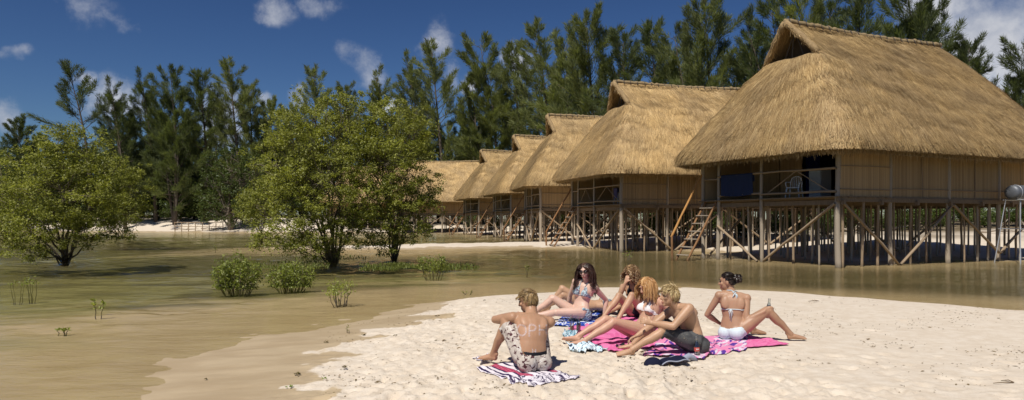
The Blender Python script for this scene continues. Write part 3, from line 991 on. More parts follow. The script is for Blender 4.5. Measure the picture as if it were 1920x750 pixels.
HUTS = [((11.82, 25.75), math.atan2(.423, .906), 'nearest and largest thatched stilt hut with white chair on its veranda', 2),
        ((5.94, 38.6), math.atan2(.28, .96), 'second nearest thatched stilt hut, its ladder standing on the sandbar', 2),
        ((2.09, 52.05), math.atan2(.14, .99), 'third thatched stilt hut from the camera along the row', 1),
        ((-.13, 65.5), math.atan2(.24, .97), 'fourth thatched stilt hut, narrow roof peak between two nearer roofs', 1),
        ((-3.75, 79.9), math.atan2(.29, .957), 'fifth thatched stilt hut, smallest full roof peak in the row', 1),
        ((-15.6, 95.6), math.atan2(.02, 1.0), 'far thatched hut whose roof shows just right of the big mangrove', 0),
        ((-27.5, 106.0), math.atan2(-.12, .99), 'farthest thatched hut, glimpsed only through the mangrove crown', 0)]
for i, (A, a, lab, full) in enumerate(HUTS):
    build_hut(A, a, lab, full, i + 1)

def hut_point(i, x, y, z):
    A, a = HUTS[i][0], HUTS[i][1]
    return (A[0] + x * math.cos(a) - y * math.sin(a), A[1] + x * math.sin(a) + y * math.cos(a), z)

# ================================================================ things on the verandas
def plastic_chair(loc, rz, label, mat='white_plastic'):
    c = thing('plastic_chair', label, 'chair', loc, rz)
    b = MB(); 
    xs = np.linspace(-.23, .23, 7); ys = np.linspace(-.22, .22, 7)
    X, Y = np.meshgrid(xs, ys)
    Z = .43 - .02 * np.cos(X * 6) * np.cos(Y * 6)
    b.grid(np.stack([X, Y, Z], -1)); b.grid(np.stack([X, Y, Z - .025], -1), flip=True)
    b.tube([(-.23, -.22, .42), (.23, -.22, .42), (.23, .22, .42), (-.23, .22, .42), (-.23, -.22, .42)], .018, 6)
    link('seat', b.mesh('seat', mat, True), c)
    for sx in (-1, 1):
        for sy in (-1, 1):
            b = MB()
            b.tube([(sx * .27, sy * .26, 0), (sx * .245, sy * .235, .22), (sx * .22, sy * .21, .42)], [.022, .026, .03], 6)
            link('leg', b.mesh('leg', mat, True), c)
        b = MB()
        b.tube([(sx * .22, -.21, .42), (sx * .27, -.21, .55), (sx * .275, -.17, .64), (sx * .275, 0, .655), (sx * .26, .16, .66), (sx * .22, .24, .68)], .022, 6)
        link('armrest', b.mesh('armrest', mat, True), c)
    b = MB()
    arch = [(-.22, .22, .42), (-.225, .25, .62), (-.19, .28, .80), (-.1, .295, .87), (0, .3, .89), (.1, .295, .87), (.19, .28, .80), (.225, .25, .62), (.22, .22, .42)]
    b.tube(arch, .022, 6)
    link('back_frame', b.mesh('back_frame', mat, True), c)
    for k in range(5):
        x = -.14 + k * .07
        b = MB()
        b.tube([(x * .9, .23, .43), (x, .285, .64), (x * 1.0, .30, .87 - abs(x) * .35)], [.014, .016, .014], 5)
        link('back_slat', b.mesh('back_slat', mat, True), c)
    return c
plastic_chair(hut_point(0, .75, 2.75, FLOOR + .022), HUTS[0][1] - math.pi / 2 + .45, 'white plastic armchair with slatted back on the nearest veranda')
ch = plastic_chair(hut_point(1, .6, 1.5, FLOOR + .022), HUTS[1][1] - math.pi / 2, 'pale plastic chair draped with purple cloth on the second hut veranda', 'white_enamel')
def drape(name, label, cat, mat, origin, ang, wd, h, seed, thick=.012, loc_z=0):
    b = MB()
    rr = np.random.default_rng(seed)
    ys = np.linspace(0, wd, 34); zs = np.linspace(0, -h, 12)
    Y, Z = np.meshgrid(ys, zs)
    X = .035 * np.sin(Y * 9 + seed) * (-Z / h) + .02 * np.sin(Y * 23) * (-Z / h)
    Z = Z - .05 * np.sin(Y / wd * math.pi) * (-Z / h)
    b.grid(np.stack([X - .055, Y, Z], -1)); b.grid(np.stack([X - .055 + thick, Y, Z], -1), flip=True)
    # over the rail
    th = np.linspace(-math.pi * .5, math.pi * .5, 7)
    P = np.array([[(math.sin(t) * .055, y, math.cos(t) * .055) for y in ys] for t in th])
    b.grid(P)
    b.grid(np.stack([X[:5] + .055, Y[:5], Z[:5]], -1))
    o = thing(name, label, cat, origin, ang, None, b.mesh(name, mat, True))
    return o
drape('blue_towel', 'dark blue towel hanging over the nearest hut veranda rail', 'towel', 'blue_cloth', hut_point(0, -.06, 4.15, FLOOR + 1.06), HUTS[0][1], 1.9, .85, 2)
drape('purple_cloth', 'purple grey cloth hung over the second hut chair back', 'cloth', 'purple_cloth', hut_point(1, .40, 1.30, FLOOR + .92), HUTS[1][1], .5, .5, 3)
# cupboard like white fridge
fr = thing('fridge', 'pale white fridge in the nearest hut doorway behind the chair', 'fridge', hut_point(0, 2.2, 2.75, FLOOR + .022), HUTS[0][1])
b = MB(); b.box((0, 0, .6), (.28, .30, .6)); link('cabinet', b.mesh('cabinet', 'white_enamel'), fr)
b = MB(); b.box((-.30, 0, .42), (.018, .29, .4)); link('door', b.mesh('door', 'white_enamel'), fr)
b = MB(); b.box((-.30, 0, 1.02), (.018, .29, .17)); link('freezer_door', b.mesh('freezer_door', 'white_enamel'), fr)
b = MB(); b.box((-.335, .24, .62), (.015, .015, .12)); link('handle', b.mesh('handle', 'steel_tube'), fr)

# water tank on its tube stand by the right frame edge
tank = thing('water_tank', 'silver cylindrical water tank on a tube stand beside the nearest hut', 'tank', hut_point(0, 9.2, -.95, 0), HUTS[0][1])
b = MB()
n = 20
prof = [(-.62, .06), (-.6, .2), (-.55, .28), (-.48, .30), (.48, .30), (.55, .28), (.6, .2), (.62, .06)]
b.tube([(x, 0, 2.82) for x, r in prof], [r for x, r in prof], 20)
link('cylinder', b.mesh('cylinder', 'tank_metal', True), tank)
for x in (-.35, .35):
    b = MB(); th = np.linspace(0, 2 * math.pi, 25)
    b.tube([(x, .305 * math.cos(t), 2.82 + .305 * math.sin(t)) for t in th], .012, 5)
    link('band', b.mesh('band', 'steel_tube', True), tank)
for x in (-.5, .5):
    for y in (-.28, .28):
        pole('stand_leg', (x * 1.7, y * 1.8, -.1), (x * .9, y, 2.55), .022, 'steel_tube', tank)
for x in (-.5, .5):
    pole('stand_bar', (x * .95, -.34, 2.52), (x * .95, .34, 2.52), .02, 'steel_tube', tank)
for y in (-.32, .32):
    pole('stand_bar', (-.6, y, 2.52), (.6, y, 2.52), .02, 'steel_tube', tank)
    pole('stand_bar', (-.72, y * 1.35, 1.35), (.72, y * 1.35, 1.35), .018, 'steel_tube', tank)
# ================================================================ trees
def rot_about(v, axis, a):
    axis = unit(axis)
    return v * math.cos(a) + np.cross(axis, v) * math.sin(a) + axis * axis.dot(v) * (1 - math.cos(a))

def blades(P, D, L, W, rr, twist=True):
    """narrow leaf quads from points P along D"""
    D = D / (np.linalg.norm(D, axis=1, keepdims=True) + 1e-9)
    R = rr.normal(0, 1, P.shape)
    A = np.cross(D, R); A /= np.linalg.norm(A, axis=1, keepdims=True) + 1e-9
    L = L[:, None]; W = W[:, None]
    mid = P + D * L * .5
    return np.stack([P, mid + A * W, P + D * L, mid - A * W], 1)

def casuarina(seed, H=16.0, lean=(-.10, 0), dens=1.0, spread=.20, start=.2, up=.75, trunks=1, gap=0.0):
    rr = np.random.default_rng(seed)
    tb = MB(); leaves = []
    for tk in range(trunks):
        n = 14
        t = np.linspace(0, 1, n)
        ox, oy = (0, 0) if tk == 0 else rr.normal(0, .05 * H * .6, 2)
        hh = H * (1 if tk == 0 else rr.uniform(.7, .92))
        bend = rr.normal(0, .02, 2) * hh
        pts = np.stack([ox * t + lean[0] * hh * t ** 2 + bend[0] * np.sin(t * 3), oy * t + lean[1] * hh * t ** 2 + bend[1] * np.sin(t * 2.4), hh * t], 1)
        pts[0, 2] = -.3
        r0 = .014 * hh
        tb.tube(pts, r0 * (1 - t * .93) ** 1.0, 7)
        nl = int(62 * dens / (1 + .5 * (trunks - 1)))
        for k in range(nl):
            s = start + (1 - start) * ((k + rr.random()) / nl) ** .9
            if s > .985: s = .985
            if rr.random() < gap: continue
            i = s * (n - 1); i0 = min(int(i), n - 2)
            p = pts[i0] + (pts[i0 + 1] - pts[i0]) * (i - i0)
            az = k * 2.399 + rr.normal(0, .5)
            q = (s - start) / (1 - start)
            ll = hh * spread * (.30 + .95 * (1 - q) ** .75 * (.35 + .65 * min(1, q * 4 + .3))) * rr.uniform(.55, 1.2)
            el = rr.normal(.45, .22) * up + .42 * q
            d = np.array([math.cos(az) * math.cos(el) + lean[0] * 1.6, math.sin(az) * math.cos(el) + lean[1], math.sin(el)])
            d = unit(d)
            m = 6
            lp = [p]
            for j in range(m):
                d = unit(d + np.array([0, 0, .13 * up]) + rr.normal(0, .14, 3))
                lp.append(lp[-1] + d * ll / m)
            lp = np.array(lp)
            tb.tube(lp, np.linspace(.0035 * hh * (1 - .6 * q), .003, m + 1), 4, cap=False)
            # sprays of needles
            cnt = int((ll * 118 + 44) * dens)
            u = rr.random(cnt) ** .75
            ii = np.clip((.22 + .78 * u) * m, 0, m - 1e-3); k0 = ii.astype(int); fr_ = (ii - k0)[:, None]
            C = lp[k0] * (1 - fr_) + lp[k0 + 1] * fr_
            dirs = (lp[k0 + 1] - lp[k0])
            dirs /= np.linalg.norm(dirs, axis=1, keepdims=True)
            # side twigs
            sw = rr.normal(0, 1, (cnt, 3)); sw[:, 2] *= .7
            sw /= np.linalg.norm(sw, axis=1, keepdims=True)
            ext = rr.uniform(0, .42, cnt)[:, None] * (1.15 - .6 * u[:, None]) * (ll / 3.0) ** .5
            base = C + (sw * .8 + dirs * .6) * ext
            D = dirs * .95 + sw * .6 + np.array([lean[0] * 2, 0, .15]) + rr.normal(0, .2, (cnt, 3))
            leaves.append(blades(base, D, rr.uniform(.2, .6, cnt) * H / 16, rr.uniform(.012, .026, cnt) * H / 16, rr))
    return tb.mesh('casuarina_trunk', 'bark_dark', True), np.concatenate(leaves)

CAS = []
for k, (args) in enumerate([dict(lean=(-.05, 0), spread=.27), dict(lean=(-.09, .02), spread=.24, gap=.08), dict(lean=(-.03, 0), spread=.33, dens=1.15, start=.08),
                            dict(lean=(-.12, 0), spread=.25, gap=.2, trunks=2), dict(lean=(-.06, .03), spread=.29, trunks=3, dens=1.15, start=.1),
                            dict(lean=(-.16, 0), spread=.26, gap=.3, start=.42, dens=.85), dict(lean=(-.04, 0), spread=.23, start=.40, gap=.25, dens=.9)]):
    tm, lv = casuarina(100 + k, **args)
    CAS.append((tm, quads_mesh('casuarina_crown', lv, 'leaf_casuarina'), args['lean']))

def place_casuarina(px, top, Y, k, label, dark=False, wide=1.0, rz=None, group='casuarina trees behind the huts'):
    p = at(px, top, Y)
    # lean of the prototype shifts the tip
    H = p[2]
    g = max(gz(p[0], Y), 0) - .1
    s = (H - g) / 16.0
    rz = rz if rz is not None else random.uniform(-.5, .5)
    lx, ly = CAS[k][2][0] * 16 * s * wide, CAS[k][2][1] * 16 * s * wide
    bx = p[0] - (lx * math.cos(rz) - ly * math.sin(rz))
    g = max(gz(bx, Y), 0) - .1
    o = thing('casuarina_tree', label, 'tree', (bx, Y, g), rz, group, None, (s * wide, s * wide, s))
    link('trunk', CAS[k][0], o)
    cr = link('crown', CAS[k][1], o)
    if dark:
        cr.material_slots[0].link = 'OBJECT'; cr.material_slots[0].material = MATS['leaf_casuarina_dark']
    return o

W1 = 'casuarina trees behind the huts'
W2 = 'casuarina trees on the far left bank'
# skyline trees, from the photograph: x of tip, y of tip, distance, prototype
SKY = [(812, 98, 114, 1, 0, 'dark forked casuarina with pointed tip right of the big mangrove'), (762, 122, 116, 3, 0, 'thin leaning casuarina spike just above the big mangrove crown'),
       (900, 80, 112, 4, 0, 'broad casuarina above the fifth hut with a cloud behind it'), (958, 96, 108, 6, 0, 'sparse casuarina with white cloud showing through its top'),
       (1008, 66, 100, 1, 0, 'slim casuarina spire above the third hut roof'), (1098, 44, 84, 2, 0, 'full bushy casuarina left of the second hut ridge'),
       (1062, 84, 94, 0, 0, 'casuarina between the slim spire and the bushy crown'), (1170, 80, 80, 0, 1, 'short dark casuarina above the left end of the second ridge'),
       (1218, 58, 88, 6, 1, 'sparse see-through casuarina above the second hut ridge'), (1322, 16, 74, 2, 0, 'tall broad casuarina above the second hut, left of the nearest roof'),
       (1268, 62, 80, 4, 0, 'casuarina with lower rounded top left of the tall broad one'), (1405, 44, 72, 3, 1, 'narrow casuarina just left of the nearest roof peak'),
       (1448, 22, 78, 1, 1, 'casuarina tip right above the nearest roof vent'), (1500, -6, 66, 4, 0, 'tall casuarina rising behind the nearest roof peak'),
       (1560, 20, 70, 0, 1, 'casuarina over the front part of the nearest ridge'), (1606, 0, 62, 6, 1, 'thin casuarina over the middle of the nearest ridge'),
       (1706, -30, 58, 4, 1, 'wispy casuarina over the right end of the nearest ridge, against cloud'), (1745, 25, 62, 0, 1, 'casuarina against the big cloud right of the nearest ridge end'),
       (1818, 92, 54, 0, 1, 'small casuarina behind the right slope of the nearest roof'), (1925, 84, 50, 4, 1, 'casuarina at the right edge of the picture behind the roof'),
       (705, 146, 122, 3, 0, 'dark casuarina peeping over the big mangrove crown'), (590, 140, 122, 1, 0, 'casuarina tip rising left above the big mangrove crown'),
       (650, 172, 124, 0, 0, 'low casuarina tip just above the middle of the mangrove')]
for (px, top, Y, k, dk, lab) in SKY:
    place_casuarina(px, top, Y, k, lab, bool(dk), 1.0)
LEFT = [(118, 138, 112, 5, 1, 1.1, 'wind-swept casuarina leaning left above the left mangrove'), (205, 166, 110, 3, 1, 1.0, 'dark casuarina left of the tall far-left group'),
        (262, 150, 114, 3, 1, 1.0, 'tall dark casuarina in the middle of the far-left group'), (312, 138, 110, 4, 1, 1.0, 'tallest dark casuarina of the far-left group'),
        (372, 146, 113, 6, 1, 1.1, 'bare-trunked dark casuarina at the right of the far-left group'), (398, 200, 120, 6, 1, .8, 'ragged thin casuarina against the cloud left of the mangrove'),
        (432, 130, 112, 1, 0, 1.0, 'pale green casuarina standing alone left of the big mangrove'), (470, 170, 116, 0, 0, 1.0, 'pale casuarina close behind the lone one'),
        (500, 200, 120, 2, 0, 1.0, 'lower casuarina beside the left side of the big mangrove'), (28, 232, 118, 2, 1, 1.1, 'low dark casuarina at the left edge of the picture'),
        (70, 262, 122, 0, 1, 1.1, 'low dark casuarina behind the left mangrove crown'), (345, 215, 122, 4, 1, 1.2, 'dense dark casuarina filling the middle of the far-left group'),
        (232, 225, 120, 2, 1, 1.1, 'dense dark casuarina low behind the far-left group'), (295, 230, 124, 2, 1, 1.1, 'dark casuarina low between the tall far-left trunks'),
        (540, 205, 118, 4, 0, 1.0, 'casuarina half hidden behind the big mangrove crown')]
for (px, top, Y, k, dk, wd, lab) in LEFT:
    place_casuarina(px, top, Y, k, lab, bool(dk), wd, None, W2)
# second rank that closes the wood
rf = random.Random(9)
ORD = ['first', 'second', 'third', 'fourth', 'fifth', 'sixth', 'seventh', 'eighth', 'ninth', 'tenth', 'eleventh', 'twelfth', 'thirteenth', 'fourteenth', 'fifteenth', 'sixteenth', 'seventeenth', 'eighteenth', 'nineteenth', 'twentieth', 'twenty-first', 'twenty-second']
for i, px in enumerate(range(585, 1300, 50)):
    Y = 126 - (px - 585) * .035 + rf.uniform(-4, 4)
    top = 258 - (px - 585) * .16 + rf.uniform(-22, 22)
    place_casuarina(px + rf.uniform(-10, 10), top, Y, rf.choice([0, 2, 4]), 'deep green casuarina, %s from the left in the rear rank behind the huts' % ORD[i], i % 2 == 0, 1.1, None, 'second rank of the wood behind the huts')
for i, px in enumerate(range(1310, 2060, 70)):
    place_casuarina(px + rf.uniform(-12, 12), rf.uniform(130, 190), rf.uniform(76, 88), rf.choice([0, 2, 4]), 'dark casuarina, %s from the left in the rank behind the nearest roof' % ORD[i], True, 1.15, None, 'second rank of the wood behind the nearest hut')
for i, px in enumerate(range(-60, 600, 55)):
    place_casuarina(px + rf.uniform(-12, 12), rf.uniform(250, 290), rf.uniform(122, 132), rf.choice([2, 4]), 'low dark casuarina, %s from the left in the closed far-left wood' % ORD[i], True, 1.9, None, 'second rank of the wood on the far left bank')

# ---------------------------------------------------------------- broad-leaved trees
def leaf_quads(C, rr, size, upbias=.5):
    n = len(C)
    N = rr.normal(0, 1, (n, 3)); N[:, 2] = np.abs(N[:, 2]) + upbias
    N /= np.linalg.norm(N, axis=1, keepdims=True)
    A = np.cross(N, rr.normal(0, 1, (n, 3))); A /= np.linalg.norm(A, axis=1, keepdims=True)
    B = np.cross(N, A)
    s = rr.uniform(.7, 1.25, n)[:, None] * size
    fold = N * s * .12
    return np.stack([C - A * s, C - B * s * .42 + fold, C + A * s, C + B * s * .42 + fold], 1)

def grow(seed, stems, lobes, leaves_n, leaf=.05, trunk_r=.075, tips=420, inner=.25, drop=.25):
    """stems: start points; lobes: list of (centre, radii) that make up the crown"""
    rr = np.random.default_rng(seed)
    tb = MB()
    C = np.array([l[0] for l in lobes], float); R = np.array([l[1] for l in lobes], float)
    vol = R.prod(1) ** .75; vol /= vol.sum()
    # branch tips towards the surface of the lobes
    li = rr.choice(len(lobes), tips, p=vol)
    d = rr.normal(0, 1, (tips, 3)); d /= np.linalg.norm(d, axis=1, keepdims=True)
    rad = (inner + (1 - inner) * rr.random(tips) ** .45)[:, None] * np.where(rr.random((tips, 1)) < .22, rr.uniform(1.0, 1.28, (tips, 1)), 1)
    T = C[li] + d * R[li] * rad
    keep = T[:, 2] > drop
    T = T[keep]; li = li[keep]
    stems = [np.array(s, float) for s in stems]
    # limbs to lobe centres
    limb = []
    for j in range(len(lobes)):
        s = min(stems, key=lambda q: np.linalg.norm((q - C[j])[:2]) * 1.0)
        m = 7
        t = np.linspace(0, 1, m)[:, None]
        ctrl = s + (C[j] - s) * np.array([.25, .25, .55])
        P = (1 - t) ** 2 * s + 2 * t * (1 - t) * ctrl + t ** 2 * C[j]
        P[1:-1] += rr.normal(0, .05 + .02 * np.linalg.norm(C[j] - s), (m - 2, 3)) * .6
        f = (R[j].prod() ** (1 / 3)) / (R.prod(1) ** (1 / 3)).max()
        tb.tube(P, trunk_r * (.35 + .65 * f) * np.array([1, .85, .66, .5, .38, .28, .2]), 7)
        limb.append(P)
    for i in range(0, len(T), 2):
        P = limb[li[i]]
        s = P[rr.integers(3, 7)]
        t = np.linspace(0, 1, 4)[:, None]
        Q = s + (T[i] - s) * t
        Q[1:3] += rr.normal(0, .06, (2, 3)) + np.array([0, 0, -.05])
        tb.tube(Q, np.linspace(trunk_r * .16, .006, 4), 4, cap=False)
    per = max(4, leaves_n // len(T))
    cs = rr.uniform(.12, .36, len(T)) * max(1.0, leaf / .06)
    idx = np.repeat(np.arange(len(T)), per)
    dd = rr.normal(0, 1, (len(idx), 3))
    dd /= np.linalg.norm(dd, axis=1, keepdims=True)
    L = T[idx] + dd * (cs[idx] * rr.random(len(idx)) ** .5)[:, None] * np.array([1.15, 1.15, .8])
    return tb, leaf_quads(L, rr, leaf)

def broad_tree(name, label, cat, base, seed, stems, lobes, n, leafmat='leaf_mangrove', bark='bark_mangrove', group=None, **kw):
    tb, q = grow(seed, stems, lobes, n, **kw)
    o = thing(name, label, cat, base, 0, group)
    link('trunk', tb.mesh('trunk', bark, True), o)
    link('crown', quads_mesh('crown', q, leafmat), o)
    return o

def lobes_from(base, Y, spec):
    """spec: photo centre x, y, radius in photo px (x, z), depth offset"""
    out = []
    for (px, py, rx, rz, dy) in spec:
        c = at(px, py, Y + dy) - np.array(base)
        k = (Y + dy) / FPX
        out.append((c, (rx * k * 1.12, (rx * k) * 1.0, rz * k * 1.10)))
    return out
MG = 'mangrove trees standing in the shallows'
# big mangrove in the middle: two neighbouring trees
b1 = on(622, 494, -.12); b1[2] = -.25
broad_tree('mangrove_tree', 'large bushy mangrove with dark trunk in the middle of the lagoon', 'tree', b1, 1, [(0, 0, 0), (.12, .1, 0)],
           lobes_from(b1, 29, [(590, 225, 62, 52, 0), (640, 260, 80, 70, .8), (555, 275, 62, 62, -.3), (520, 310, 52, 52, .2), (610, 330, 78, 62, -.8), (560, 370, 66, 56, -.8),
                               (500, 370, 34, 34, 0), (650, 390, 70, 56, .4), (545, 425, 62, 40, -1.0), (608, 440, 50, 34, -.4), (650, 200, 34, 30, .6), (475, 385, 26, 30, .3), (530, 240, 34, 40, 0), (676, 330, 44, 60, .2), (668, 420, 40, 40, -.3), (520, 455, 44, 22, -1.2), (585, 462, 40, 18, -1.0), (640, 462, 36, 18, -.4)]), 44000, group=MG, tips=800, drop=.3, leaf=.055)
b2 = on(738, 489, -.12); b2[2] = -.25
broad_tree('mangrove_tree', 'large mangrove with pale forked trunk right of the dark-trunked one', 'tree', b2, 2, [(0, 0, 0), (-.10, .05, 0), (.05, -.05, 0)],
           lobes_from(b2, 29.6, [(700, 230, 56, 50, .5), (745, 255, 62, 62, 0), (780, 240, 32, 46, 0), (720, 310, 78, 66, -.4), (775, 330, 52, 60, 0), (690, 370, 62, 52, -.6), (755, 390, 70, 52, 0),
                                 (796, 372, 24, 34, 0), (700, 430, 46, 30, -.4), (764, 436, 40, 26, 0), (690, 265, 40, 50, 0), (720, 462, 34, 14, -.5)]), 36000, group=MG, tips=720, drop=.5, leaf=.055)
b3 = on(121, 492, -.12); b3[2] = -.25
broad_tree('mangrove_tree', 'wide low-branching mangrove in the shallows at the left', 'tree', b3, 3, [(0, 0, 0), (.08, .05, 0)],
           lobes_from(b3, 28.5, [(130, 290, 62, 52, 0), (70, 320, 62, 52, 0), (175, 300, 42, 50, .4), (120, 360, 80, 56, -.6), (35, 380, 52, 52, 0), (180, 380, 52, 48, 0), (90, 420, 70, 36, -.6),
                                 (160, 430, 52, 32, -.2), (20, 430, 42, 34, .2), (110, 262, 36, 28, .2), (60, 462, 42, 18, -.3), (-20, 400, 48, 60, .5), (200, 340, 40, 44, .3), (215, 430, 34, 26, .3), (60, 478, 52, 12, -.4)]), 38000, group=MG, tips=760, drop=.2, leaf=.055)
b4 = on(222, 440, -.1); b4[2] = -.2
broad_tree('mangrove_tree', 'smaller mangrove half behind the wide left one', 'tree', b4, 4, [(0, 0, 0)],
           lobes_from(b4, 52, [(235, 330, 34, 34, 0), (250, 360, 30, 40, 0), (210, 370, 36, 40, 0), (240, 395, 36, 26, 0), (200, 405, 30, 20, 0)]), 16000, group=MG, tips=420, drop=.9, leaf=.07)
b5 = on(490, 455, -.1); b5[2] = -.2
broad_tree('mangrove_tree', 'small mangrove with short trunk left of the big middle one', 'tree', b5, 5, [(0, 0, 0)],
           lobes_from(b5, 50, [(470, 375, 30, 26, 0), (490, 395, 34, 24, 0), (460, 400, 20, 18, 0), (505, 350, 26, 30, .5)]), 6000, group=MG, tips=170, drop=1.0, leaf=.07)
b6 = at(432, 425, 103); b6[2] = gz(b6[0], 103) - .1
broad_tree('round_tree', 'round soft green tree on the far sand bank left of the mangroves', 'tree', b6, 6, [(0, 0, 0)],
           lobes_from(b6, 103, [(430, 320, 46, 46, 0), (405, 350, 32, 46, 0), (455, 345, 42, 52, 1), (430, 385, 52, 36, -1), (400, 395, 26, 24, 0), (478, 320, 22, 40, 1), (475, 385, 30, 34, 0)]), 11000, 'leaf_bush', tips=340, drop=.8, leaf=.17, trunk_r=.3)
b7 = at(10, 425, 80); b7[2] = -.3
broad_tree('mangrove_tree', 'mangrove cut by the left edge of the picture', 'tree', b7, 7, [(0, 0, 0)],
           lobes_from(b7, 80, [(5, 340, 42, 44, 0), (-20, 380, 46, 44, 0), (35, 385, 34, 36, 0)]), 8000, group=MG, tips=220, drop=.8, leaf=.11, trunk_r=.2)

# bushes under and behind the huts
rb = random.Random(31)
def bush_proto(seed, n=2600, leaf=.07):
    rr = np.random.default_rng(seed)
    lob = [((rr.normal(0, .5), rr.normal(0, .5), .55 + rr.random() * .6), (.6 + rr.random() * .3, .6, .45 + rr.random() * .25)) for _ in range(5)]
    tb, q = grow(seed, [(0, 0, 0), (.2, .1, 0), (-.2, .1, 0)], lob, n, leaf=leaf, trunk_r=.035, tips=130, drop=.12)
    return tb.mesh('stem', 'bark_dark', True), quads_mesh('foliage', q, 'leaf_bush')
BUSH = [bush_proto(50 + k) for k in range(3)]
def bush(x, y, s, label, group):
    k = rb.randrange(3)
    o = thing('bush', label, 'bush', (x, y, gz(x, y) - .05), rb.uniform(0, 6), group, None, (s, s, s * rb.uniform(.8, 1.1)))
    link('stem', BUSH[k][0], o); link('foliage', BUSH[k][1], o)
GB = 'green bushes seen between the stilts'
for i, px in enumerate(range(1420, 1990, 38)):
    Y = rb.uniform(46, 52)
    bush((px + rb.uniform(-14, 14) - 960) / FPX * Y, Y, rb.uniform(.9, 1.5), 'green bush behind the nearest hut stilts, %s from the left' % ORD[i], GB)
for i, (px, Y) in enumerate(sorted([(1220, 66), (1275, 62), (1340, 60), (1390, 58), (1100, 74), (1160, 70), (1010, 90), (1060, 84), (930, 100), (880, 108), (1250, 56), (1310, 55)])):
    bush((px - 960) / FPX * Y, Y, rb.uniform(1.2, 1.8), 'green bush on the sand behind the far huts, %s from the left' % ORD[i], 'green bushes behind the far huts')
for i, px in enumerate(list(range(-40, 330, 42)) + [345, 365, 388, 410, 430, 470, 520, 570]):
    Y = rb.uniform(112, 118)
    bush((px - 960) / FPX * Y, Y, rb.uniform(2.2, 3.4), 'dark bush along the far left bank, %s from the left' % ORD[i], 'bushes along the far left bank')
# understorey trees that close the wood near the ground
def under_proto(seed):
    rr = np.random.default_rng(seed)
    lob = [((rr.normal(0, 1.5), rr.normal(0, 1.2), 1.6 + rr.random() * 4.2), (1.3 + rr.random() * .6, 1.3, 1.0 + rr.random() * .5)) for _ in range(11)]
    tb, q = grow(seed, [(0, 0, 0), (.3, .1, 0)], lob, 9000, leaf=.15, trunk_r=.14, tips=330, drop=.4)
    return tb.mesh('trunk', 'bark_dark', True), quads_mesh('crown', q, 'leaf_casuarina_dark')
UND = [under_proto(70 + k) for k in range(2)]
def under(px, Y, s, label, group):
    x = (px - 960) / FPX * Y
    k = rb.randrange(2)
    o = thing('understorey_tree', label, 'tree', (x, Y, max(gz(x, Y), 0) - .1), rb.uniform(0, 6), group, None, (s, s, s))
    link('trunk', UND[k][0], o); link('crown', UND[k][1], o)
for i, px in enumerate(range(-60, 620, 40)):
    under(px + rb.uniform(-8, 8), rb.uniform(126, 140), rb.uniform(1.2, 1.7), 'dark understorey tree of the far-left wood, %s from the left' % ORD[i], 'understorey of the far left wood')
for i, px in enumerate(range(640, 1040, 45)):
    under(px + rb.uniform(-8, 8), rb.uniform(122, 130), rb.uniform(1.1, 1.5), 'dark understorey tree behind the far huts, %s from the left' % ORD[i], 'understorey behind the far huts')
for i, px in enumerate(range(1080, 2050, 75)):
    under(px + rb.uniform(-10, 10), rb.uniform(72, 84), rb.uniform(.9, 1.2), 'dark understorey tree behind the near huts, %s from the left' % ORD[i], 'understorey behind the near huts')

# shrubs and seedlings standing in the shallows
def shrub(label, px, py, wpx, hpx, n, seed, leaf=.035, stems=9, name='mangrove_shrub', z=-.03, bare=.3):
    p = on(px, py, z)
    k = p[1] / FPX
    Wd, H = wpx * k / 2, hpx * k
    rr = np.random.default_rng(seed)
    tb = MB(); L = []
    for s in range(stems):
        a = rr.uniform(0, 2 * math.pi); rad = Wd * math.sqrt(rr.random())
        tip = np.array([math.cos(a) * rad, math.sin(a) * rad * .8, H * (1 - .45 * (rad / Wd) ** 2) * rr.uniform(.75, 1.02)])
        t = np.linspace(0, 1, 6)[:, None]
        bd = min(-.03, gz(p[0], p[1]) - p[2] - .03)
        st = np.array([tip[0] * .5, tip[1] * .5, bd])
        P = st + (tip - st) * t + np.array([tip[0], tip[1], 0]) * (t * (1 - t)) * .25
        P[1:-1] += rr.normal(0, .012, (4, 3))
        tb.tube(P, np.linspace(.011, .003, 6), 4, cap=False)
        for _ in range(n // stems):
            lo_ = -bd / (H - bd)
            u = lo_ + (1 - lo_) * (bare + (1 - bare) * rr.random() ** .8)
            i = u * 5; i0 = min(4, int(i))
            c = P[i0] + (P[i0 + 1] - P[i0]) * (i - i0)
            L.append(c + rr.normal(0, .5, 3) * np.array([.13, .13, .09]) * (Wd / .4) ** .5)
    o = thing(name, label, 'shrub', p, 0, 'young mangroves in the shallows')
    link('stem', tb.mesh('stem', 'bark_mangrove', True), o)
    L = np.array(L); L[:, 2] = np.maximum(L[:, 2], .03 + .05 * rr.random(len(L)))
    link('foliage', quads_mesh('foliage', leaf_quads(L, rr, leaf, .3), 'leaf_shrub'), o)
shrub('round leafy mangrove shrub left in the shallows, first of the shrub pair', 445, 545, 84, 74, 2800, 1, stems=30, bare=.05, leaf=.042)
shrub('leafy mangrove shrub right of the rounder one in the shallows', 545, 541, 80, 58, 2200, 2, stems=26, bare=.05, leaf=.042)
shrub('sparse young mangrove with bare stems on the wet brown sand', 640, 575, 76, 58, 340, 3, leaf=.032, stems=10, bare=.5)
shrub('thin green shrub right of the pale forked mangrove trunk', 812, 514, 56, 46, 700, 4, leaf=.045, stems=13, bare=.3)
shrub('tiny leafy sprout by the left edge of the shallows', 62, 536, 30, 24, 60, 5, leaf=.04, stems=5)
shrub('low sprout just left of the tiny leafy one', 33, 538, 26, 14, 40, 6, leaf=.035, stems=4)
shrub('lone seedling with narrow leaves standing left in the shallows', 185, 588, 16, 52, 26, 7, leaf=.05, stems=2, bare=.55, name='mangrove_seedling')
shrub('small two-leaved seedling on the wet sand near the dry edge', 877, 554, 18, 18, 18, 8, leaf=.03, stems=3, name='mangrove_seedling')
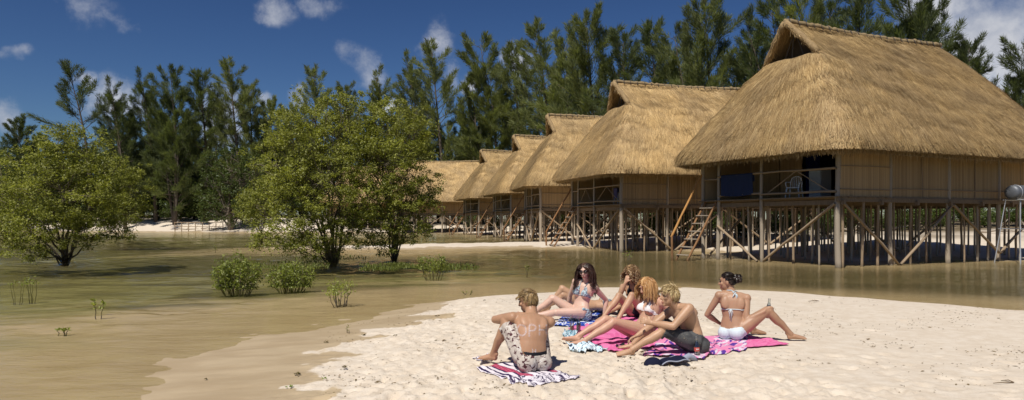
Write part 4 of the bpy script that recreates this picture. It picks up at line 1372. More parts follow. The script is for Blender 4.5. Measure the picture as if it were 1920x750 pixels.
shrub('fresh seedling in the dark water behind the sitting man', 986, 510, 12, 20, 14, 9, leaf=.05, stems=2, name='mangrove_seedling')
shrub('bright little seedling far out left of the round shrub', 402, 472, 10, 14, 14, 10, leaf=.06, stems=2, name='mangrove_seedling')
shrub('flat weed tuft in the left foreground shallows', 118, 625, 24, 10, 30, 11, leaf=.035, stems=4, name='weed_tuft')
shrub('leggy twig seedling in the channel before the second hut', 1178, 490, 40, 26, 40, 12, leaf=.05, stems=6, bare=.6, name='mangrove_seedling')
shrub('bare grey twig stuck in wet sand below the sparse mangrove', 647, 637, 16, 32, 10, 13, leaf=.02, stems=3, bare=.85, name='mangrove_seedling')

# low green cover around the mangrove feet
def cover():
    rr = np.random.default_rng(77)
    P = []
    for (x0, x1, y0, y1, n) in [(470, 620, 490, 504, 1500), (670, 900, 494, 507, 4200), (400, 470, 488, 496, 300), (520, 700, 480, 490, 700)]:
        for _ in range(n):
            px = rr.uniform(x0, x1); py = rr.uniform(y0, y1)
            e = math.sin((px - x0) / (x1 - x0) * math.pi)
            if rr.random() > e ** .6: continue
            P.append(on(px, py, 0))
    P = np.array(P)
    k = fbm(P[:, 0] * .9, P[:, 1] * .9, 3, 5) > -.02
    P = P[k]
    P[:, 2] = -.02
    D = rr.normal(0, .45, P.shape); D[:, 2] = 1
    q = blades(P, D, rr.uniform(.04, .14, len(P)), rr.uniform(.010, .024, len(P)), rr)
    o = link('ground_cover', quads_mesh('ground_cover', q, 'grass_green'))
    o['kind'] = 'stuff'; o['label'] = 'low bright green plants around the feet of the middle mangroves'; o['category'] = 'ground cover'
cover()

# rail fence on the far bank
fy = 104
fx0, fx1 = (328 - 960) / FPX * fy, (418 - 960) / FPX * fy
fence = thing('rail_fence', 'pale wooden rail fence on the far left sand bank', 'fence', (fx0, fy, gz(fx0, fy)))
for k in range(8):
    x = (fx1 - fx0) * k / 7
    g = gz(fx0 + x, fy) - gz(fx0, fy)
    pole('fence_post', (x, 0, g - .3), (x, 0, 1.35), .06, 'pole_wood', fence)
pole('fence_rail', (-.1, 0, 1.32), (fx1 - fx0 + .1, 0, 1.32), .05, 'pole_wood', fence)
pole('fence_rail', (-.1, -.03, .75), (fx1 - fx0 + .1, -.03, .75), .04, 'pole_wood', fence)
# driftwood and dead branches behind the huts
dr = random.Random(4)
for (px, Y, L, lab) in [(1582, 47, 3.2, 'bleached fallen branch on sand behind the nearest hut corner post'), (1700, 48, 2.6, 'dead pale branch on the sand behind the middle stilts'),
                        (1880, 44, 3.4, 'long pale log on the sand at the right edge'), (350, 106, 3.5, 'dark driftwood log below the far rail fence'), (395, 105, 2.8, 'short driftwood log at the right end of the rail fence')]:
    x = (px - 960) / FPX * Y
    z = gz(x, Y)
    o = thing('driftwood', lab, 'driftwood', (x, Y, z))
    b = MB()
    rr = np.random.default_rng(int(px))
    t = np.linspace(-.5, .5, 7)
    pts = np.stack([t * L, rr.normal(0, .12, 7), .10 + np.abs(rr.normal(0, .10, 7))], 1)
    b.tube(pts, np.linspace(.10, .04, 7), 7)
    link('log', b.mesh('log', 'driftwood', True), o)
    for q in range(3):
        b = MB(); i = rr.integers(2, 6)
        b.tube([pts[i], pts[i] + np.array([.3, rr.normal(0, .2), .3]), pts[i] + np.array([.55, rr.normal(0, .4), .7])], [.03, .022, .01], 5)
        link('twig', b.mesh('twig', 'driftwood', True), o)
# ================================================================ people
def mat_skin(name, c, ruddy):
    m, nt, out = material(name)
    pos = obj_coord(nt)
    n = nt.noise(pos, 5, 3)
    col = nt.mix(nt.ramp(n, .35, .7), c, ruddy)
    n2 = nt.noise(pos, 60, 2)
    col = nt.mix(nt.math('MULTIPLY', nt.ramp(n2, .5, .75), .12), col, tuple(x * .7 for x in c))
    lip = nt.attr('lip')
    col = nt.mix(lip, col, (.36, .11, .085))
    principled(nt, out, col, .48, .4, nt.bump(n2, .08, .004), Subsurface_Weight=.08, Subsurface_Radius=(.02, .008, .004))
mat_skin('skin_tan', (.40, .225, .135), (.47, .265, .165))
mat_skin('skin_fair', (.60, .40, .31), (.64, .42, .33))
mat_skin('skin_golden', (.45, .27, .165), (.51, .305, .19))
mat_skin('skin_pinkish', (.53, .32, .215), (.58, .325, .23))
mat_skin('skin_brown', (.38, .22, .135), (.44, .255, .16))
mat_strand('hair_sandy', [(.16, .10, .045), (.30, .20, .09), (.44, .31, .15), (.36, .24, .11)], .45, .4)
mat_strand('hair_blond', [(.34, .24, .11), (.50, .38, .19), (.62, .49, .27)], .4, .45)
mat_strand('hair_strawberry', [(.36, .18, .07), (.52, .29, .12), (.62, .40, .19)], .4, .45)
mat_strand('hair_dark', [(.012, .008, .007), (.025, .016, .012), (.045, .028, .02)], .35, .5)
mat_strand('hair_brown', [(.025, .013, .010), (.05, .026, .018), (.075, .038, .025)], .38, .5)
mat_strand('hair_curly', [(.10, .055, .025), (.22, .13, .06), (.40, .27, .14), (.30, .19, .09)], .4, .45)
mat_plain('eye_dark', (.03, .02, .018), .3, .5)
mat_plain('lens_dark', (.018, .008, .008), .12, .6, .02)
mat_plain('bikini_black', (.012, .012, .018), .7, .25)
mat_plain('bikini_white', (.80, .74, .74), .75, .2, .05)
mat_plain('bikini_pale', (.62, .72, .76), .75, .2, .08)

def mat_print(name, base, cols, scale, thr=.52, rough=.85):
    m, nt, out = material(name)
    pos = obj_coord(nt)
    col = base
    for i, c in enumerate(cols):
        n = nt.noise(nt.vmath('ADD', pos, (3.1 * i, 1.7 * i, 5.3 * i)), scale * (1 + .25 * i), 2, .5, 1.2)
        col = nt.mix(nt.ramp(n, thr, thr + .04), col, c)
    principled(nt, out, col, rough, .15)
mat_print('shorts_print', (.50, .44, .39), [(.60, .56, .52), (.085, .035, .04)], 17, .555)
mat_print('bikini_print', (.36, .50, .56), [(.70, .74, .72), (.13, .035, .06), (.04, .09, .16)], 42, .53)
def mat_jeans():
    m, nt, out = material('faded_denim')
    pos = obj_coord(nt)
    n = nt.noise(pos, 9, 4); f = nt.noise(pos, 90, 2)
    col = nt.mix(nt.ramp(n, .35, .7), (.048, .050, .055), (.105, .105, .105))
    col = nt.mix(nt.math('MULTIPLY', nt.ramp(nt.noise(nt.scaled(pos, (1, 1, 1.6)), 16, 4, .7), .60, .72), .75), col, (.42, .36, .24))
    principled(nt, out, col, .9, .1, nt.bump(f, .2, .004))
mat_jeans()
def mat_sunscreen():
    m, nt, out = material('sunscreen')
    n = nt.noise(obj_coord(nt), 60, 3)
    d = nt.new('ShaderNodeBsdfDiffuse'); d.inputs[0].default_value = (.80, .74, .78, 1)
    t = nt.new('ShaderNodeBsdfTransparent')
    mx = nt.new('ShaderNodeMixShader')
    nt.l.new(nt.ramp(n, .3, .7, .12, .48), mx.inputs[0])
    nt.l.new(t.outputs[0], mx.inputs[1]); nt.l.new(d.outputs[0], mx.inputs[2])
    nt.l.new(mx.outputs[0], out.inputs[0])
mat_sunscreen()

def bez(a, c, b, n):
    t = np.linspace(0, 1, n)[:, None]
    return (1 - t) ** 2 * a + 2 * t * (1 - t) * c + t ** 2 * b
def ik(root, target, l1, l2, pole_dir):
    root = np.asarray(root, float); target = np.asarray(target, float)
    d = target - root
    D = np.linalg.norm(d)
    D2 = min(D, (l1 + l2) * .995)
    u = d / (D + 1e-9)
    target = root + u * D2
    a = (l1 * l1 - l2 * l2 + D2 * D2) / (2 * D2)
    h = math.sqrt(max(0, l1 * l1 - a * a))
    p = np.asarray(pole_dir, float); p = p - u * p.dot(u); p = unit(p)
    return root + u * a + p * h, target

def build_person(S):
    f = S.get('female', False); sc = S.get('scale', 1.0)
    Pv = np.array(S['pelvis'], float)
    N = np.array(S['neck'], float)
    Fp = unit(S['face_p']); Fs = unit(S['face_s'])
    ctrl = (Pv + N) / 2 + np.array(S.get('bend', (0, 0, 0)), float)
    up0 = unit(S.get('up_p', (0, 0, 1)))
    nS = 22
    sp = bez(Pv, ctrl, N, nS)
    T = np.gradient(sp, axis=0); T /= np.linalg.norm(T, axis=1, keepdims=True)
    t = np.linspace(0, 1, nS)
    Fr = np.outer(1 - t, Fp) + np.outer(t, Fs)
    Fr = Fr - T * np.sum(Fr * T, 1, keepdims=True)
    Fr /= np.linalg.norm(Fr, axis=1, keepdims=True)
    Rt = np.cross(Fr, T)                      # the person's own right
    b = MB()
    tk = np.array([-.17, -.10, 0, .16, .38, .60, .80, .92, 1.0])
    aw = np.array([.085, .150, .172, .152, .122, .140, .158, .150, .105]) if f else np.array([.085, .140, .158, .150, .138, .158, .182, .178, .120])
    bw = np.array([.080, .105, .112, .098, .082, .094, .098, .088, .066]) if f else np.array([.080, .100, .108, .100, .094, .106, .112, .098, .070])
    aw, bw = aw * sc, bw * sc
    tl = np.concatenate([[-.17, -.10], t])
    pts = np.concatenate([[sp[0] - T[0] * .085 * sc, sp[0] - T[0] * .05 * sc], sp])
    lat = np.concatenate([[Rt[0], Rt[0]], Rt])
    b.tube(pts, np.interp(tl, tk, aw), 20, True, lat, np.interp(tl, tk, bw))
    bones = []
    for i in range(nS - 1):
        bones.append(('torso', sp[i], sp[i + 1], .115 * sc))
    R0, F0 = Rt[0], Fr[0]
    # buttocks and belly
    for s in (-1, 1):
        b.ellipsoid(sp[0] + R0 * s * .075 * sc - F0 * .045 * sc - T[0] * .03 * sc, [R0 * .092 * sc, F0 * .095 * sc, T[0] * .085 * sc])
    # shoulders
    ns = nS - 2
    Rs, Us, Fsh = Rt[-1], T[-1], Fr[-1]
    shw = (.165 if f else .195) * sc
    sh = {}
    for s, k in ((1, 'R'), (-1, 'L')):
        j = N + Rs * s * shw - Us * .035 * sc + np.array(S.get('sh' + k, (0, 0, 0)), float)
        sh[k] = j
        b.tube([N - Us * .03 * sc, N + Rs * s * shw * .55 - Us * .022 * sc, j], [.062 * sc, .058 * sc, .052 * sc], 10)
        b.ellipsoid(j, [Rs * .056 * sc, Fsh * .056 * sc, Us * .058 * sc])
        # shoulder blades
        b.ellipsoid(N + Rs * s * .085 * sc - Us * .12 * sc - Fsh * .065 * sc, [Rs * .06 * sc, Fsh * .03 * sc, Us * .085 * sc])
    if f:
        i = int(.70 * (nS - 1))
        for s in (-1, 1):
            b.ellipsoid(sp[i] + Rt[i] * s * .070 * sc + Fr[i] * .080 * sc, [Rt[i] * .062 * sc, Fr[i] * .058 * sc, T[i] * .062 * sc])
    # arms
    up_l, fo_l = .285 * sc, .245 * sc
    wrists = {}
    for k in ('R', 'L'):
        tgt = np.array(S['hand' + k], float)
        el, wr = ik(sh[k], tgt, up_l, fo_l, S['elbow' + k])
        ra = .92 if f else 1.1
        u = np.linspace(0, 1, 7)[:, None]
        b.tube(sh[k] + (el - sh[k]) * u, np.array([.050, .051, .049, .047, .044, .040, .037]) * sc * ra, 12)
        b.ellipsoid(el, [Rs * .038 * sc * ra, Fsh * .038 * sc * ra, Us * .038 * sc * ra])
        b.tube(el + (wr - el) * u, np.array([.037, .041, .042, .039, .034, .029, .026]) * sc * ra, 12)
        bones.append(('arm' + k, sh[k], el, .05)); bones.append(('fore' + k, el, wr, .04))
        # hand
        fd = unit(S.get('fdir' + k, wr - el))
        pn = np.asarray(S.get('palm' + k, (0, 0, -1)), float)
        pn = unit(pn - fd * pn.dot(fd))
        sd = np.cross(fd, pn)
        b.tube([wr - fd * .01, wr + fd * .03 * sc, wr + fd * .09 * sc], np.array([.026, .036, .041]) * sc, 10, True, sd, np.array([.022, .019, .015]) * sc)
        curl = S.get('curl' + k, .35)
        thumb = S.get('thumb' + k, 1)
        for q, (off, ln) in enumerate([(-.033, .072), (-.011, .080), (.011, .076), (.033, .060)]):
            p0 = wr + fd * .080 * sc + sd * off * sc
            d1 = unit(fd * math.cos(curl * .6) + pn * math.sin(curl * .6) + sd * off * 2)
            d2 = unit(fd * math.cos(curl * 1.9) + pn * math.sin(curl * 1.9) + sd * off * 1)
            d3 = unit(fd * math.cos(curl * 2.8) + pn * math.sin(curl * 2.8))
            p1 = p0 + d1 * ln * .5 * sc; p2 = p1 + d2 * ln * .32 * sc; p3 = p2 + d3 * ln * .25 * sc
            b.tube([p0, p1, p2, p3], np.array([.0098, .0094, .0088, .0075]) * sc, 7)
        p0 = wr + fd * .025 * sc - sd * .030 * sc * thumb
        d1 = unit(fd * .75 - sd * .7 * thumb + pn * .2)
        d2 = unit(fd * .9 - sd * .2 * thumb + pn * (.3 + curl))
        b.tube([p0, p0 + d1 * .045 * sc, p0 + d1 * .045 * sc + d2 * .045 * sc], np.array([.013, .0115, .009]) * sc, 7)
        wrists[k] = (wr, fd, pn, sd)
    # legs
    th_l, sh_l = .43 * sc, .425 * sc
    legs = {}
    for s, k in ((1, 'R'), (-1, 'L')):
        hp = sp[0] + R0 * s * .088 * sc + F0 * .01
        tgt = np.array(S['foot' + k], float)
        kn, an = ik(hp, tgt, th_l, sh_l, S['knee' + k])
        u = np.linspace(0, 1, 8)[:, None]
        fat = 1.03 if f else 1.0
        b.tube(hp + (kn - hp) * u, np.array([.088, .090, .086, .079, .071, .064, .057, .052]) * sc * fat, 14)
        b.ellipsoid(kn, [unit(np.cross(kn - hp, R0)) * .051 * sc, R0 * .050 * sc, unit(kn - hp) * .053 * sc])
        calf = unit(hp - kn) * .014 * sc
        cv = kn + (an - kn) * u
        cv[1:4] += calf
        b.tube(cv, np.array([.049, .054, .056, .052, .045, .038, .034, .034]) * sc, 12)
        td = unit(S['toe' + k])
        b.ellipsoid(an - td * .02 * sc - unit(kn - an) * -.0, [td * .05 * sc, np.cross(td, unit(kn - an)) * .034 * sc, unit(kn - an) * .045 * sc])
        foot_up = unit(unit(kn - an) - td * unit(kn - an).dot(td))
        heel = an - td * .045 * sc - foot_up * .03 * sc
        toe = an + td * .165 * sc - foot_up * .045 * sc
        fl = np.cross(td, foot_up)
        b.tube([heel, an + td * .03 * sc - foot_up * .022 * sc, an + td * .11 * sc - foot_up * .038 * sc, toe], np.array([.030, .036, .043, .036]) * sc, 10, True, fl, np.array([.030, .036, .024, .014]) * sc)
        for q in range(5):
            p0 = toe + fl * (q - 2) * .016 * sc - td * .02 * sc
            b.tube([p0, p0 + td * (.038 - .004 * abs(q - (0 if s * 1 < 0 else 4))) * sc], np.array([.011, .008]) * sc, 6)
        legs[k] = (hp, kn, an)
        bones.append(('thigh' + k, hp, kn, .075 * sc)); bones.append(('shin' + k, kn, an, .045 * sc))
    # head
    Fh = unit(S['look']); Uh = np.asarray(S.get('head_up', (0, 0, 1)), float)
    Uh = unit(Uh - Fh * Uh.dot(Fh)); Rh = np.cross(Fh, Uh)
    C = np.array(S['head'], float)
    hs = S.get('head_scale', .97)
    def hp_(r, fo, u): return C + (Rh * r + Fh * fo + Uh * u) * hs
    def hel(r, fo, u, a, bb, c): b.ellipsoid(hp_(r, fo, u), [Rh * a * hs, Fh * bb * hs, Uh * c * hs], 14, 10)
    hel(0, -.006, .022, .074, .094, .096)
    hel(0, .022, -.040, .060, .070, .078)
    hel(0, .066, -.100, .025, .024, .020)
    hel(0, .082, .032, .050, .016, .014)
    hel(0, .090, -.066, .024, .012, .007); hel(0, .087, -.079, .021, .012, .008)
    for s in (-1, 1):
        hel(s * .040, .066, -.022, .024, .024, .022)
        hel(s * .076, -.010, -.008, .010, .020, .032)
    b.tube([hp_(0, .088, .018), hp_(0, .104, -.012), hp_(0, .112, -.028), hp_(0, .094, -.040)], np.array([.008, .011, .015, .010]) * hs, 8)
    nb = .053 if f else .062
    b.tube([N - Us * .05, N + (hp_(0, -.018, -.075) - N) * .5, hp_(0, -.018, -.06)], np.array([nb * 1.25, nb, nb * .97]) * sc, 14)
    bones.append(('neck', N + Us * .02, hp_(0, -.018, -.075), .05)); bones.append(('head', hp_(0, 0, -.05), hp_(0, 0, .05), .09))
    # one continuous surface
    me0 = b.mesh('rough', None)
    tmp = bpy.data.objects.new('tmp', me0); COL.objects.link(tmp)
    mo = tmp.modifiers.new('r', 'REMESH'); mo.mode = 'VOXEL'; mo.voxel_size = .008
    sm = tmp.modifiers.new('s', 'SMOOTH'); sm.factor = .5; sm.iterations = 4
    dg = bpy.context.evaluated_depsgraph_get()
    ev = tmp.evaluated_get(dg)
    me = bpy.data.meshes.new_from_object(ev)
    bpy.data.objects.remove(tmp); bpy.data.meshes.remove(me0)
    nv = len(me.vertices)
    co = np.empty(nv * 3, np.float32); me.vertices.foreach_get('co', co); co = co.reshape(-1, 3).astype(float)
    no = np.empty(nv * 3, np.float32); me.vertices.foreach_get('normal', no); no = no.reshape(-1, 3).astype(float)
    lp = np.empty(len(me.loops), np.int32); me.loops.foreach_get('vertex_index', lp)
    # all voxel remesh faces are quads
    faces = lp.reshape(-1, 4)
    # nearest bone
    names = [q[0] for q in bones]
    best = np.full(nv, 1e9); bi = np.zeros(nv, int)
    for i, (nm, a, c, r) in enumerate(bones):
        ab = c - a
        tt = np.clip((co - a) @ ab / (ab @ ab + 1e-12), 0, 1)
        dist = np.linalg.norm(co - a - tt[:, None] * ab, axis=1) - r
        m = dist < best
        best[m] = dist[m]; bi[m] = i
    lab = np.array(names)[bi]
    # torso coordinates
    d2 = np.linalg.norm(co[:, None, :] - sp[None, :, :], axis=2)
    k = d2.argmin(1)
    rel = co - sp[k]
    vt = t[k] + np.sum(rel * T[k], 1) / (np.linalg.norm(N - Pv))
    ul = np.sum(rel * Rt[k], 1); wf_ = np.sum(rel * Fr[k], 1)
    hgt = (co - sp[0]) @ T[0]; hl = (co - sp[0]) @ R0; hf = (co - sp[0]) @ F0
    thp = np.zeros(nv)
    for kk in ('R', 'L'):
        a, c, _ = legs[kk]
        m = lab == 'thigh' + kk
        thp[m] = ((co[m] - a) @ (c - a)) / ((c - a) @ (c - a))
        m = lab == 'shin' + kk
        thp[m] = 1.05
    hloc = (co - C) @ np.stack([Rh, Fh, Uh], 1) / hs
    org = np.array(S['origin'], float)
    me.vertices.foreach_set('co', (co - org).astype(np.float32).ravel())
    lip = sstep(.014 - np.abs(hloc[:, 2] + .072), 0, .006) * sstep(.028 - np.abs(hloc[:, 0]), 0, .008) * (hloc[:, 1] > .085)
    at_ = me.attributes.new('lip', 'FLOAT', 'POINT'); at_.data.foreach_set('value', (lip * .8).astype(np.float32))
    me.materials.clear(); me.materials.append(MATS[S['skin']])
    me.polygons.foreach_set('use_smooth', np.ones(len(me.polygons), bool))
    me.update()
    me.name = 'person'
    o = thing('person', S['label'], 'person', tuple(org), 0, None, me)
    bvh = BVHTree.FromPolygons([tuple(x) for x in co], [tuple(int(q) for q in fc) for fc in faces])
    ctx = dict(o=o, co=co, no=no, faces=faces, lab=lab, vt=vt, ul=ul, wf=wf_, hgt=hgt, hl=hl, hf=hf, thp=thp, org=org, bvh=bvh, C=C, Rh=Rh, Fh=Fh, Uh=Uh, hs=hs,
               sp=sp, T=T, Rt=Rt, Fr=Fr, N=N, legs=legs, wrists=wrists, sc=sc, hp=hp_, Us=Us, Rs=Rs, Fsh=Fsh)
    # eyes and brows
    for s in (-1, 1):
        eb = MB(); eb.ellipsoid(hp_(s * .031, .085, .008) - org, [Rh * .014, Fh * .008, Uh * .007], 8, 6)
        link('eye', eb.mesh('eye', 'eye_dark', True), o)
        eb = MB(); eb.tube([hp_(s * .016, .100, .030) - org, hp_(s * .034, .096, .036) - org, hp_(s * .052, .080, .030) - org], .0045, 5)
        link('eyebrow', eb.mesh('eyebrow', S['hair_mat'], True), o)
    return ctx

def garment(c, name, mask, mat, off=.004, fold=0.0, seed=0):
    """a shell over the body where mask holds"""
    fm = mask[c['faces']].all(1)
    fs = c['faces'][fm]
    if len(fs) == 0: return None
    used = np.unique(fs)
    rem = np.full(len(mask), -1); rem[used] = np.arange(len(used))
    co = c['co'][used]; no = c['no'][used]
    o_ = np.full(len(used), off)
    if fold:
        o_ = o_ + fold * (fbm(co[:, 0] * 14 + co[:, 2] * 9, co[:, 1] * 14 - co[:, 2] * 12, 3, seed) + .3)
    P = co + no * o_[:, None] - c['org']
    Pi = co - no * .002 - c['org']
    n = len(used)
    F = rem[fs]
    edges = {}
    for q in F:
        for i in range(4):
            a, b_ = int(q[i]), int(q[(i + 1) % 4])
            edges[(a, b_)] = 1
    fl = [tuple(int(x) for x in q) for q in F]
    for (a, b_) in list(edges):
        if (b_, a) not in edges:
            fl.append((b_, a, a + n, b_ + n))
    me = bpy.data.meshes.new(name)
    me.from_pydata(np.concatenate([P, Pi]).tolist(), [], fl)
    me.materials.append(MATS[mat])
    me.polygons.foreach_set('use_smooth', [True] * len(me.polygons))
    me.update()
    return link(name, me, c['o'])

def strap(c, name, pts, mat, r=.004, sub=10):
    """cord lying on the skin through the given points"""
    pts = [np.asarray(p, float) for p in pts]
    P = []
    for a, b_ in zip(pts[:-1], pts[1:]):
        for t in np.linspace(0, 1, sub, endpoint=False):
            P.append(a + (b_ - a) * t)
    P.append(pts[-1])
    Q = []
    for p in P:
        loc, nor, i, d = c['bvh'].find_nearest(Vector(p))
        Q.append(np.array(loc) + np.array(nor) * r * .7 - c['org'])
    b = MB(); b.tube(np.array(Q), r, 6)
    return link(name, b.mesh(name, mat, True), c['o'])

def torso_pt(c, t, ang, r=.25):
    """a point out from the spine at height t, angle 0 = front, 90 = right"""
    n = len(c['sp'])
    i = min(n - 1, max(0, int(round(t * (n - 1)))))
    return c['sp'][i] + (c['Fr'][i] * math.cos(ang) * .088 + c['Rt'][i] * math.sin(ang) * .135) * c['sc']

def bikini(c, mat, mat2=None, cup=.066):
    vt, ul, wf = c['vt'], c['ul'], c['wf']
    sc = c['sc']
    tors = (c['lab'] == 'torso') | (c['lab'] == 'neck')
    i = int(.70 * (len(c['sp']) - 1))
    Lz = np.linalg.norm(c['N'] - c['sp'][0])
    top = np.zeros(len(vt), bool)
    v = (vt - .70) * Lz
    for s in (-1, 1):
        du = (ul - s * .070 * sc) * s
        # triangle cup: wide below, pointed towards the neck
        w_ = np.clip((.115 - v) / .165, 0, 1) * .074 * sc
        top |= tors & (wf > .02) & (v > -.052) & (v < .115) & (np.abs(du + v * .18) < w_)
    top |= tors & (np.abs(v + .048) < .010) & (wf > -.02)
    garment(c, 'bikini_top', top, mat, .005)
    m2 = mat2 or mat
    for s in (-1, 1):
        a = c['sp'][i] + c['Rt'][i] * s * .055 * sc + c['Fr'][i] * .16 + c['T'][i] * .10
        nk = c['N'] + c['Us'] * .045 + c['Rs'] * s * .055 + c['Fsh'] * .02
        bk = c['N'] + c['Us'] * .03 - c['Fsh'] * .10
        strap(c, 'neck_strap', [a, (a + nk) / 2 + c['Fsh'] * .02, nk, bk], m2, .0055)
    tb = .70 - .048 / Lz
    strap(c, 'back_strap', [torso_pt(c, tb, math.radians(q)) for q in range(60, 301, 30)], m2, .0055)
    # brief
    h, hl, hf = c['hgt'], c['hl'], c['hf']
    line = .028 + .020 * np.abs(hl) / .15
    low = np.isin(c['lab'], ['torso']) | ((c['thp'] < .10) & np.isin(c['lab'], ['thighR', 'thighL']))
    back = low & (h < line) & (hf < .03)
    front = low & (h < line - .012) & (hf >= .03) & (h > -.10 + np.maximum(0, np.abs(hl) - .03) * .9)
    side = low & (h < line) & (h > line - .045)
    garment(c, 'bikini_bottom', back | front | side, mat, .005)

def clump(center_line, rr, n, rad, L, w, mat, c, name='hair'):
    pass

def hair(c, mat, style, seed, length=.3, n=1500, gravity=1.0, curl=0.0, part=0.0, back=.25):
    rr = np.random.default_rng(seed)
    C, R, F, U, hs, org = c['C'], c['Rh'], c['Fh'], c['Uh'], c['hs'], c['org']
    B = np.stack([R, F, U], 0)
    cen = np.array([0, -.006, .022]); rad = np.array([.077, .097, .100])
    def scalp(d):
        r, f, u = d[:, 0], d[:, 1], d[:, 2]
        hairline = .42 + .10 * np.cos(r * 3)
        ok = (u > hairline) | ((f < .25) & (u > .05)) | ((f < -.02) & (u > -.38)) | ((f < -.35) & (u > -.62))
        return ok
    # cap under the strands
    b = MB()
    m, k = 18, 28
    th = np.linspace(0, math.pi * .80, m); ph = np.linspace(0, 2 * math.pi, k, endpoint=False)
    G = np.array([[(math.sin(a) * math.cos(q), math.sin(a) * math.sin(q), math.cos(a)) for q in ph] for a in th])
    puff = 1.03 if style == 'short' else 1.05
    V = (cen + G * rad * puff) * hs
    V += fbm(G[..., 0] * 5, G[..., 1] * 5 + G[..., 2] * 4, 2, seed)[..., None] * G * .008
    W_ = V @ B + C - org
    ok = scalp(G.reshape(-1, 3)).reshape(m, k)
    fs = []
    for i in range(m - 1):
        for j in range(k):
            q = (j + 1) % k
            if ok[i, j] and ok[i, q] and ok[i + 1, q] and ok[i + 1, j]:
                fs.append((i * k + j, (i + 1) * k + j, (i + 1) * k + q, i * k + q))
    b.add(W_.reshape(-1, 3), fs)
    # strands
    d = rr.normal(0, 1, (n * 4, 3)); d /= np.linalg.norm(d, axis=1, keepdims=True)
    d = d[scalp(d)][:n]
    n = len(d)
    P = (cen + d * rad * 1.0) * hs
    steps = {'short': 3, 'long': 9, 'curly': 10, 'bun': 4}[style]
    pts = [P]
    if style == 'short':
        flow = np.where(d[:, 2:3] > .35, np.array([.55, .55, .0]), np.array([0, -.25, -1.0])) + rr.normal(0, .28, (n, 3))
        flow = flow - d * np.sum(flow * d, 1, keepdims=True)
        v = flow + d * .10
    else:
        v = d * .55 + np.array([0, -back, -.25])
        v[:, 0] += np.sign(d[:, 0] - part) * .35
    gl = np.array(B @ np.array([0, 0, -1.0]))
    Ls = length * rr.uniform(.75, 1.15, n)[:, None]
    phs = rr.uniform(0, 6.28, n)
    for s in range(steps):
        v = v / (np.linalg.norm(v, axis=1, keepdims=True) + 1e-9)
        if style in ('long', 'curly'): v = v + gl * gravity * (.55 if s < 2 else .9)
        if style == 'bun': v = v * .4 + (np.array([0, -.115, .035]) - pts[-1]) * 12
        if style == 'short': v = v + gl * .30 + rr.normal(0, .06, (n, 3))
        v = v / (np.linalg.norm(v, axis=1, keepdims=True) + 1e-9)
        q = pts[-1] + v * Ls / steps
        if curl:
            a = phs + s * 2.1
            q = q + np.stack([np.cos(a), np.sin(a), 0 * a], 1) * curl
        # keep outside of the head
        e = (q / hs - cen) / (rad * (1.03 + .06 * rr.random((n, 1))))
        l = np.linalg.norm(e, axis=1, keepdims=True)
        q = np.where(l < 1, (cen + e / np.maximum(l, 1e-6) * rad * (1.03 + .06 * rr.random((n, 1)))) * hs, q)
        face = (q[:, 1] > .02) & (q[:, 2] < .055) & (np.abs(q[:, 0]) < .072) & (q[:, 2] > -.16)
        q[face, 0] = np.sign(q[face, 0] + 1e-6) * rr.uniform(.072, .088, face.sum())
        # keep outside of neck and shoulders
        wq = q @ B + C
        pts.append(q)
    pts = np.array(pts)                                   # steps+1, n, 3
    Wp = pts @ B + C
    if style in ('long', 'curly'):
        for s in range(3, steps + 1):
            for i in range(n):
                loc, nor, fi, dist = c['bvh'].find_nearest(Vector(Wp[s, i]))
                if loc is None: continue
                nn = np.array(nor); dd = (Wp[s, i] - np.array(loc)) @ nn
                if dd < .012: Wp[s, i] = np.array(loc) + nn * (.012 + .012 * rr.random())
    Wp = Wp - org
    wd = {'short': .004, 'long': .005, 'curly': .006, 'bun': .006}[style]
    for i in range(n):
        L_ = Wp[:, i]
        tang = np.gradient(L_, axis=0)
        a = np.cross(tang, rr.normal(0, 1, 3)); a /= np.linalg.norm(a, axis=1, keepdims=True) + 1e-9
        ww = wd * np.linspace(1, .35, steps + 1)[:, None]
        b.add(np.concatenate([L_ - a * ww, L_ + a * ww]), [(s, s + 1, steps + 2 + s, steps + 1 + s) for s in range(steps)])
    if style == 'bun':
        cb = (np.array([0, -.128, .045]) * hs) @ B + C - org
        b.ellipsoid(cb, [R * .050, F * .045, U * .052], 12, 8)
        for i in range(260):
            a = rr.uniform(0, 6.28); e = rr.uniform(-1, 1)
            d0 = unit(R * math.cos(a) + U * math.sin(a) + F * e)
            p0 = cb + d0 * .050; p1 = cb + unit(d0 + rr.normal(0, .5, 3)) * rr.uniform(.05, .068)
            s_ = np.cross(p1 - p0, d0); s_ = unit(s_) * .006
            b.add([p0 - s_, p0 + s_, p1 + s_, p1 - s_], [(0, 1, 2, 3)])
    h = link('hair', b.mesh('hair', mat, False), c['o'])
    return h

